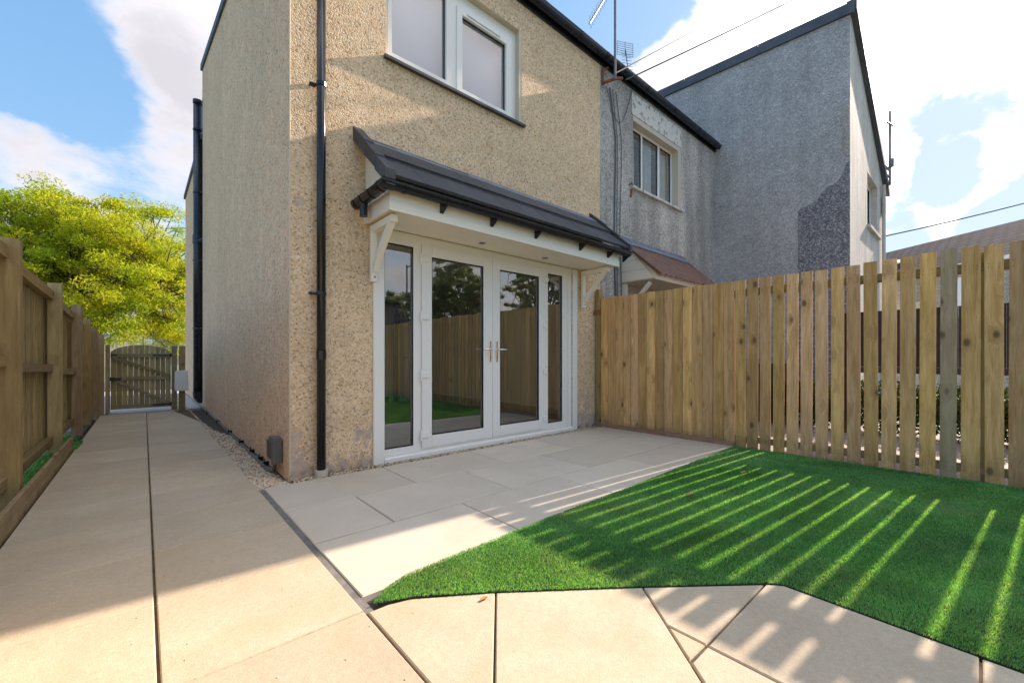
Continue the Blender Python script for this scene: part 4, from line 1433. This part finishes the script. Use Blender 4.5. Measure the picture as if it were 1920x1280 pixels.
MB().box(-.44, -.30, 10.176, 10.189, .60, .635).box(-.45, -.38, 10.16, 10.189, .585, .65).build('latch', 'black_plastic', gate)
MB().box(-.44, -.36, 10.178, 10.189, 1.035, 1.055).build('bolt', 'black_plastic', gate)
gp = thing('gate_post', 'left timber gate post carrying the latch', 'post', (-.49, 10.2, 0), 'gate posts')
MB().box(-.505, -.447, 10.17, 10.25, -.1, 1.22, .004).build('shaft', 'post_wood', gp)
gp = thing('gate_post', 'timber gate post carrying the gate hinges', 'post', (.44, 10.2, 0), 'gate posts')
MB().box(.395, .475, 10.16, 10.25, -.1, 1.22, .004).build('shaft', 'rail_wood_x', gp)
gp = thing('gate_post', 'outer right post behind the white meter box', 'post', (.55, 10.2, 0), 'gate posts')
MB().box(.505, .60, 10.17, 10.26, -.1, 1.22, .004).build('shaft', 'post_wood', gp)
mbx = thing('meter_box', 'white plastic meter box fixed beside the gate near the house wall', 'meter box', (.52, 10.1, .37))
MB().prism([(.455, .37), (.435, .40), (.437, .72), (.46, .755), (.635, .755), (.635, .37)], 1, 10.02, 10.14).build('case', 'white_plastic', mbx)
MB().box(.46, .62, 10.012, 10.0195, .395, .735, .003).build('lid', 'window_white', mbx)
struct('gate_threshold', MB().box(-.46, .47, 10.12, 10.6, -.04, .010), 'pale_footway')

# ------------------------------------------------------------------ neighbour's garden beyond the fence
struct('neighbour_paving', MB().box(5.10, 14.0, -6.0, 3.79, -.3, -.02), 'grey_paving')
df = thing('dark_fence_panel', 'black stained fence panel glimpsed through the gaps of the slatted fence', 'fence', (7.1, 0, 0))
y = 1.25
while y > -2.4:
    MB().box(7.10, 7.12, y - .118, y, .88, 1.60, .002).build('board', 'dark_wood', df)
    y -= .12
for yp in (1.2, -.6, -2.3):
    MB().box(7.13, 7.20, yp - .04, yp + .04, -.05, 1.58).build('post', 'dark_wood', df)
MB().box(7.095, 7.125, -2.4, 1.25, .80, .878).build('lower_rail', 'dark_wood', df)
bn = thing('storage_bin', 'dark storage bin standing in the next garden behind the fence', 'bin', (7.6, 2.6, 0))
MB().prism([(7.35, 0), (7.9, 0), (7.95, .9), (7.3, .9)], 1, 2.1, 2.75).build('body', 'dark_wood', bn)
MB().prism([(7.27, .905), (7.98, .905), (7.93, .97), (7.35, .99)], 1, 2.06, 2.79).build('lid', 'cable_grey', bn)


def leaf_cloud(name, centers, radii, per, size, mat, parent=None, flat=.6, seed=1, shell=0.0):
    r = np.random.default_rng(seed)
    C = np.repeat(np.array(centers, float), per, 0)
    Rr = np.repeat(np.array(radii, float), per)
    n_ = len(C)
    d = r.normal(0, 1, (n_, 3))
    d /= np.linalg.norm(d, axis=1)[:, None]
    rad = (shell + (1 - shell) * r.random(n_) ** .5) * Rr
    P = C + d * rad[:, None] * np.array([1, 1, flat])
    a = r.normal(0, 1, (n_, 3)); a /= np.linalg.norm(a, axis=1)[:, None]
    b = np.cross(a, r.normal(0, 1, (n_, 3))); b /= np.linalg.norm(b, axis=1)[:, None]
    s_ = size * r.uniform(.6, 1.35, n_)[:, None]
    V = np.stack([P - a * s_, P + b * s_ * .38, P + a * s_, P - b * s_ * .38], 1).reshape(-1, 3)
    F = np.arange(n_ * 4)
    return raw_mesh(name, V, F, 4, mat, None, parent)


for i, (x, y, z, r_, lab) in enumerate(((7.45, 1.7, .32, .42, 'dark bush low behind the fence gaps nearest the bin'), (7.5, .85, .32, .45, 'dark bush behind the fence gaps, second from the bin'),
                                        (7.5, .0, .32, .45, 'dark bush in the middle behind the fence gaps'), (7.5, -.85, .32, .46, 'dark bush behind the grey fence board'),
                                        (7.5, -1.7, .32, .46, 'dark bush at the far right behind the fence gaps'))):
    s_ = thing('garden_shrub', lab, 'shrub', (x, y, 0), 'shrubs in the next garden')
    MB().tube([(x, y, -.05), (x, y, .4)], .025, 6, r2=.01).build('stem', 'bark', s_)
    leaf_cloud('foliage', [(x, y, z), (x, y + .25, z * 1.1), (x, y - .25, z)], [r_, r_ * .9, r_ * .9], 1500, .032, 'shrub_leaf', s_, .85, 5 + i)
# bungalow beyond
def cam2w(u, d):
    a = (u - 960) / 779.0 * d
    return Vector((a * math.cos(YAW) + d * math.sin(YAW), -a * math.sin(YAW) + d * math.cos(YAW), 0))


A, B = cam2w(1560, 19.2), cam2w(2250, 10.1)
# straight ridge through two surveyed points
A, B = cam2w(1660, 16.7), cam2w(1920, 12.6)
dr = (B - A).normalized()
A, B = A - dr * 2.6, B + dr * 1.6
nr = Vector((dr.y, -dr.x, 0))
if nr.dot(-A) < 0:
    nr = -nr
L = (B - A).length
bung = thing('bungalow', 'grey-roofed bungalow seen above the slatted fence at right', 'house', tuple(A + dr * L / 2))


def oriented(mb_name, mat, parent, origin, xdir, ydir, zdir, builder):
    """build in a local frame, then place, so the tile texture follows the slope"""
    me_o = builder.build(mb_name, mat, None)
    M = Matrix((xdir, ydir, zdir)).transposed().to_4x4()
    M.translation = origin
    b = Vector(parent.location)
    me_o.parent = parent
    me_o.matrix_local = Matrix.Translation(-b) @ M
    return me_o


ev = 2.9
slope = (nr * ev + Vector((0, 0, -1.55)))
sl_len = slope.length
sdir = slope.normalized()
nz = dr.cross(sdir).normalized()
if nz.z < 0:
    nz = -nz
oriented('roof', 'tile_rows', bung, A + Vector((0, 0, 5.2)), dr, sdir, nz, MB().box(0, L, 0, sl_len, -.06, .0))
sdir2 = (-nr * ev + Vector((0, 0, -1.55))).normalized()
nz2 = dr.cross(sdir2).normalized()
if nz2.z < 0:
    nz2 = -nz2
oriented('back_roof', 'tile_rows', bung, A + Vector((0, 0, 5.2)), dr, sdir2, nz2, MB().box(0, L, 0, sl_len, -.06, .0))
oriented('skylight', 'window_white', bung, A + Vector((0, 0, 5.2)), dr, sdir, nz, MB().box(3.6, 4.7, 1.6, 1.95, .002, .05))
W0 = A + nr * (ev - .25)
oriented('wall', 'grey_pebbledash', bung, W0 + Vector((0, 0, 0)), dr, -nr, Vector((0, 0, 1)), MB().box(.2, L - .2, 0, .25, -.1, 3.62))
oriented('gutter', 'window_white', bung, W0 + nr * .27 + Vector((0, 0, 3.56)), dr, -nr, Vector((0, 0, 1)), MB().box(0, L, 0, .10, 0, .10))
oriented('render_band', 'far_cream', bung, W0 + nr * .012, dr, -nr, Vector((0, 0, 1)), MB().box(3.0, 6.4, 0, .01, 1.7, 2.75))
for k, xx_ in enumerate((3.3, 6.6)):
    oriented('window', 'window_white', bung, W0 + nr * .05, dr, -nr, Vector((0, 0, 1)), MB().box(xx_, xx_ + 1.2, 0, .05, 2.2, 3.3))
    oriented('window_glass', 'upper_glazing', bung, W0 + nr * .056, dr, -nr, Vector((0, 0, 1)), MB().box(xx_ + .08, xx_ + 1.12, 0, .005, 2.28, 3.22))
oriented('gable_wall', 'grey_pebbledash', bung, A + dr * .2, nr, dr, Vector((0, 0, 1)),
         MB().prism([(-ev + .25, -.1), (ev - .25, -.1), (ev - .25, 3.62), (0, 5.1), (-ev + .25, 3.62)], 1, 0, .25))

# ------------------------------------------------------------------ trees


def tree(label, base, height, spread, clumps, per, leaf, mat, seed, group=None, centre=None, flat=.55, trunk_r=.16, low=.28, lobes=None, clump_r=.13, plo=-.35):
    r = random.Random(seed)
    t = thing('leafy_tree', label, 'tree', base, group)
    bx, by, bz = base
    tr = MB()
    fork = height * low
    tr.tube([(bx, by, bz - .3), (bx + .05, by, bz + fork * .5), (bx + .02, by + .05, bz + fork)], trunk_r, 9, r2=trunk_r * .8)
    tips, rad = [], []
    limbs = 9
    mk = MB()
    for i in range(limbs):
        a = 2 * math.pi * i / limbs + r.uniform(-.3, .3)
        rr = spread * r.uniform(.35, .72)
        hz_ = bz + height * r.uniform(.55, .86)
        p0 = Vector((bx + .02, by + .05, bz + fork * r.uniform(.8, 1)))
        p3 = Vector((bx + math.cos(a) * rr, by + math.sin(a) * rr, hz_))
        p1 = p0.lerp(p3, .4) + Vector((0, 0, height * .05)) + Vector((r.uniform(-.2, .2), r.uniform(-.2, .2), 0))
        p2 = p0.lerp(p3, .75) + Vector((r.uniform(-.25, .25), r.uniform(-.25, .25), height * .03))
        mk.tube([p0, p1, p2, p3], trunk_r * .5, 6, r2=.025)
        for j in range(max(3, clumps // limbs)):
            q = r.uniform(.35, 1.0)
            s0 = p0.lerp(p1, q * 2) if q < .5 else p1.lerp(p3, (q - .5) * 2)
            # points spread through a lobed dome
            th_ = a + r.uniform(-.75, .75)
            ph = r.uniform(plo, 1.0)
            k_ = r.uniform(.55, 1.0)
            lob = 1 + .09 * math.sin(3 * th_ + seed) + .06 * math.sin(5 * th_ + 2 * seed + 3 * ph)
            cz = bz + height * .52
            e = Vector((bx + math.cos(th_) * spread * k_ * lob * math.cos(ph * 1.35), by + math.sin(th_) * spread * k_ * lob * math.cos(ph * 1.35),
                        cz + math.sin(ph * 1.35) * height * .47 * k_ * lob))
            mid = s0.lerp(e, .5) + Vector((r.uniform(-.2, .2), r.uniform(-.2, .2), r.uniform(-.05, .3)))
            mk.tube([s0, mid, e], .04, 4, r2=.01, cap=False)
            tips.append(tuple(e)); rad.append(spread * clump_r * r.uniform(.7, 1.45))
            if r.random() < .6:
                tips.append(tuple(mid)); rad.append(spread * clump_r * .8)
    tr.build('trunk', 'bark', t, True)
    mk.build('branches', 'bark', t, True)
    leaf_cloud('crown', tips, rad, per, leaf, mat, t, flat, seed)
    return t


tree('tall yellow-green spring tree rising behind the left fence and gate', (-1.45, 22.5, -.3), 7.6, 4.5, 460, 300, .052, 'spring_leaf', 4, flat=.6, clump_r=.105, plo=-.6, trunk_r=.2)
# trees and houses out of frame that the glass doors mirror
tree('broad green tree behind the garden, mirrored in the left glass door', (14.2, -13.5, -.3), 7.4, 2.9, 110, 170, .10, 'dark_leaf', 9, 'trees behind the viewer')
tree('slim birch-like tree behind the garden, mirrored in the right glass door', (18.2, -10.5, -.3), 8.6, 2.2, 90, 130, .09, 'dark_leaf', 12, 'trees behind the viewer')
tree('low tree behind the garden, mirrored in the left side light', (13.5, -19.0, -.3), 6.2, 3.2, 90, 150, .11, 'dark_leaf', 15, 'trees behind the viewer')
tree('tall thin tree behind the garden, mirrored at the right side light', (22.5, -9.0, -.3), 9.2, 2.6, 80, 130, .09, 'dark_leaf', 21, 'trees behind the viewer')
lp = thing('street_lamp', 'grey street lamp mirrored in the left side light', 'lamp', (12.0, -15.5, 0))
MB().tube([(12, -15.5, -.3), (12, -15.5, 6.6)], .06, 8).build('column', 'galvanised', lp)
MB().tube([(12, -15.5, 6.5), (12.9, -15.3, 6.7)], .04, 6).box(12.7, 13.3, -15.4, -15.2, 6.62, 6.72).build('lamp_head', 'galvanised', lp)
rh = thing('row_house', 'dark-roofed house behind the garden, mirrored in the left side light', 'house', (9.5, -17.5, 0))
MB().box(5.5, 12.5, -20, -16, -.3, 3.0).build('wall', 'grey_pebbledash', rh)
MB().prism([(-15.7, 2.95), (-20.3, 2.95), (-18, 4.7)], 0, 5.3, 12.7).build('roof', 'tile_rows', rh)

# ------------------------------------------------------------------ beyond the gate
struct('street_footway', MB().box(-6, 8, 10.6, 17.5, -.3, -.03), 'pale_footway')
struct('street', MB().box(-60, 60, 22, 30, -.3, -.26), 'asphalt')


def far_house(name, label, x0, x1, y0, y1, eave, ridge, wall, gable_front, wins, grp=None):
    t = thing(name, label, 'house', ((x0 + x1) / 2, (y0 + y1) / 2, 0), grp)
    if gable_front:
        xm = (x0 + x1) / 2
        MB().prism([(x0, -.3), (x1, -.3), (x1, eave), (xm, ridge), (x0, eave)], 1, y0, y1).build('wall', wall, t)
        for s_ in (-1, 1):
            xe = x0 - .25 if s_ < 0 else x1 + .25
            ze = eave - .25 * (ridge - eave) / ((x1 - x0) / 2)
            MB().prism([(xe, ze + .02), (xm, ridge + .02), (xm, ridge + .16), (xe, ze + .16)], 1, y0 - .2, y1 + .2).build('roof', 'far_slate', t)
    else:
        ym = (y0 + y1) / 2
        MB().box(x0, x1, y0, y1, -.3, eave).build('wall', wall, t)
        MB().prism([(y0 - .3, eave - .05), (y1 + .3, eave - .05), (ym, ridge)], 0, x0 - .2, x1 + .2).build('roof', 'far_slate', t)
    for a, b, c, d in wins:
        f = MB().box(a, b, y0 - .06, y0 - .005, c, d).build('window', 'window_white', t)
        box('pane', 'upper_glazing', f, a + .1, b - .1, y0 - .075, y0 - .062, c + .1, d - .1)
    return t


far_house('cream_gable_house', 'cream gable-ended house glimpsed above the garden gate', -4.9, 2.6, 80, 90, 2.4, 6.2, 'far_cream', True, [(-2.3, -1.5, 1.2, 2.4), (.2, .9, 3.0, 3.6)])
far_house('brick_house', 'red brick house with white windows beyond the right of the gate', 2.0, 16.0, 96, 104, 4.0, 6.0, 'far_brick', False,
          [(2.6, 3.4, .8, 3.6), (4.6, 6.8, 1.6, 3.6), (8.2, 10.4, 1.6, 3.6), (12, 14, 1.6, 3.6)])
far_house('white_wall_house', 'pale house with slate roof behind the tree at left of the gate', -13.0, -5.3, 84, 92, 4.4, 6.8, 'pale_render', False,
          [(-12, -10.8, 2.4, 3.8), (-8.5, -7.3, 2.4, 3.8)])

n = 900
gx_ = np.concatenate([rng.uniform(-.56, .65, n // 2), rng.uniform(.68, 4.9, n // 2)])
gy_ = np.concatenate([rng.uniform(1.0, 10.0, n // 2), 3.62 - np.abs(rng.normal(0, .22, n // 2))])
tag(pebbles('paving_grit', np.stack([gx_, gy_], 1), lambda x, y: np.full(len(x), -.0005), .0012, .0036), 'scattered grit and small stones on the path and patio slabs', 'grit', kind='stuff')

# ------------------------------------------------------------------ small litter


def dead_leaf(x, y, z, s_, label, seed):
    r = random.Random(seed)
    vs, n_ = [(0, 0, 0)], 9
    for k in range(n_):
        a = 2 * math.pi * k / n_
        rr = s_ * (1 + .35 * math.cos(2 * a)) * r.uniform(.8, 1.1)
        vs.append((rr * math.cos(a), rr * math.sin(a) * .7, .35 * abs(math.sin(a)) * s_ + r.uniform(0, .15) * s_))
    a0 = r.uniform(0, 6)
    P = [(x + vx * math.cos(a0) - vy * math.sin(a0), y + vx * math.sin(a0) + vy * math.cos(a0), z + vz) for vx, vy, vz in vs]
    P2 = [(a, b, c + .0012) for a, b, c in P]
    m = MB().add(P + P2, [(0, 1 + k, 1 + (k + 1) % n_) for k in range(n_)] + [(n_ + 1, n_ + 2 + (k + 1) % n_, n_ + 2 + k) for k in range(n_)])
    tag(m.build('dead_leaf', 'dead_leaf'), label, 'leaf')


dead_leaf(3.80, 1.32, .026, .030, 'curled orange dead leaf on the lawn nearest the fence', 1)
dead_leaf(2.90, 1.36, .026, .026, 'brown dead leaf on the lawn nearest the patio edge', 2)
dead_leaf(1.05, 1.36, .004, .016, 'small crumpled brown leaf where the lawn meets the slabs', 3)
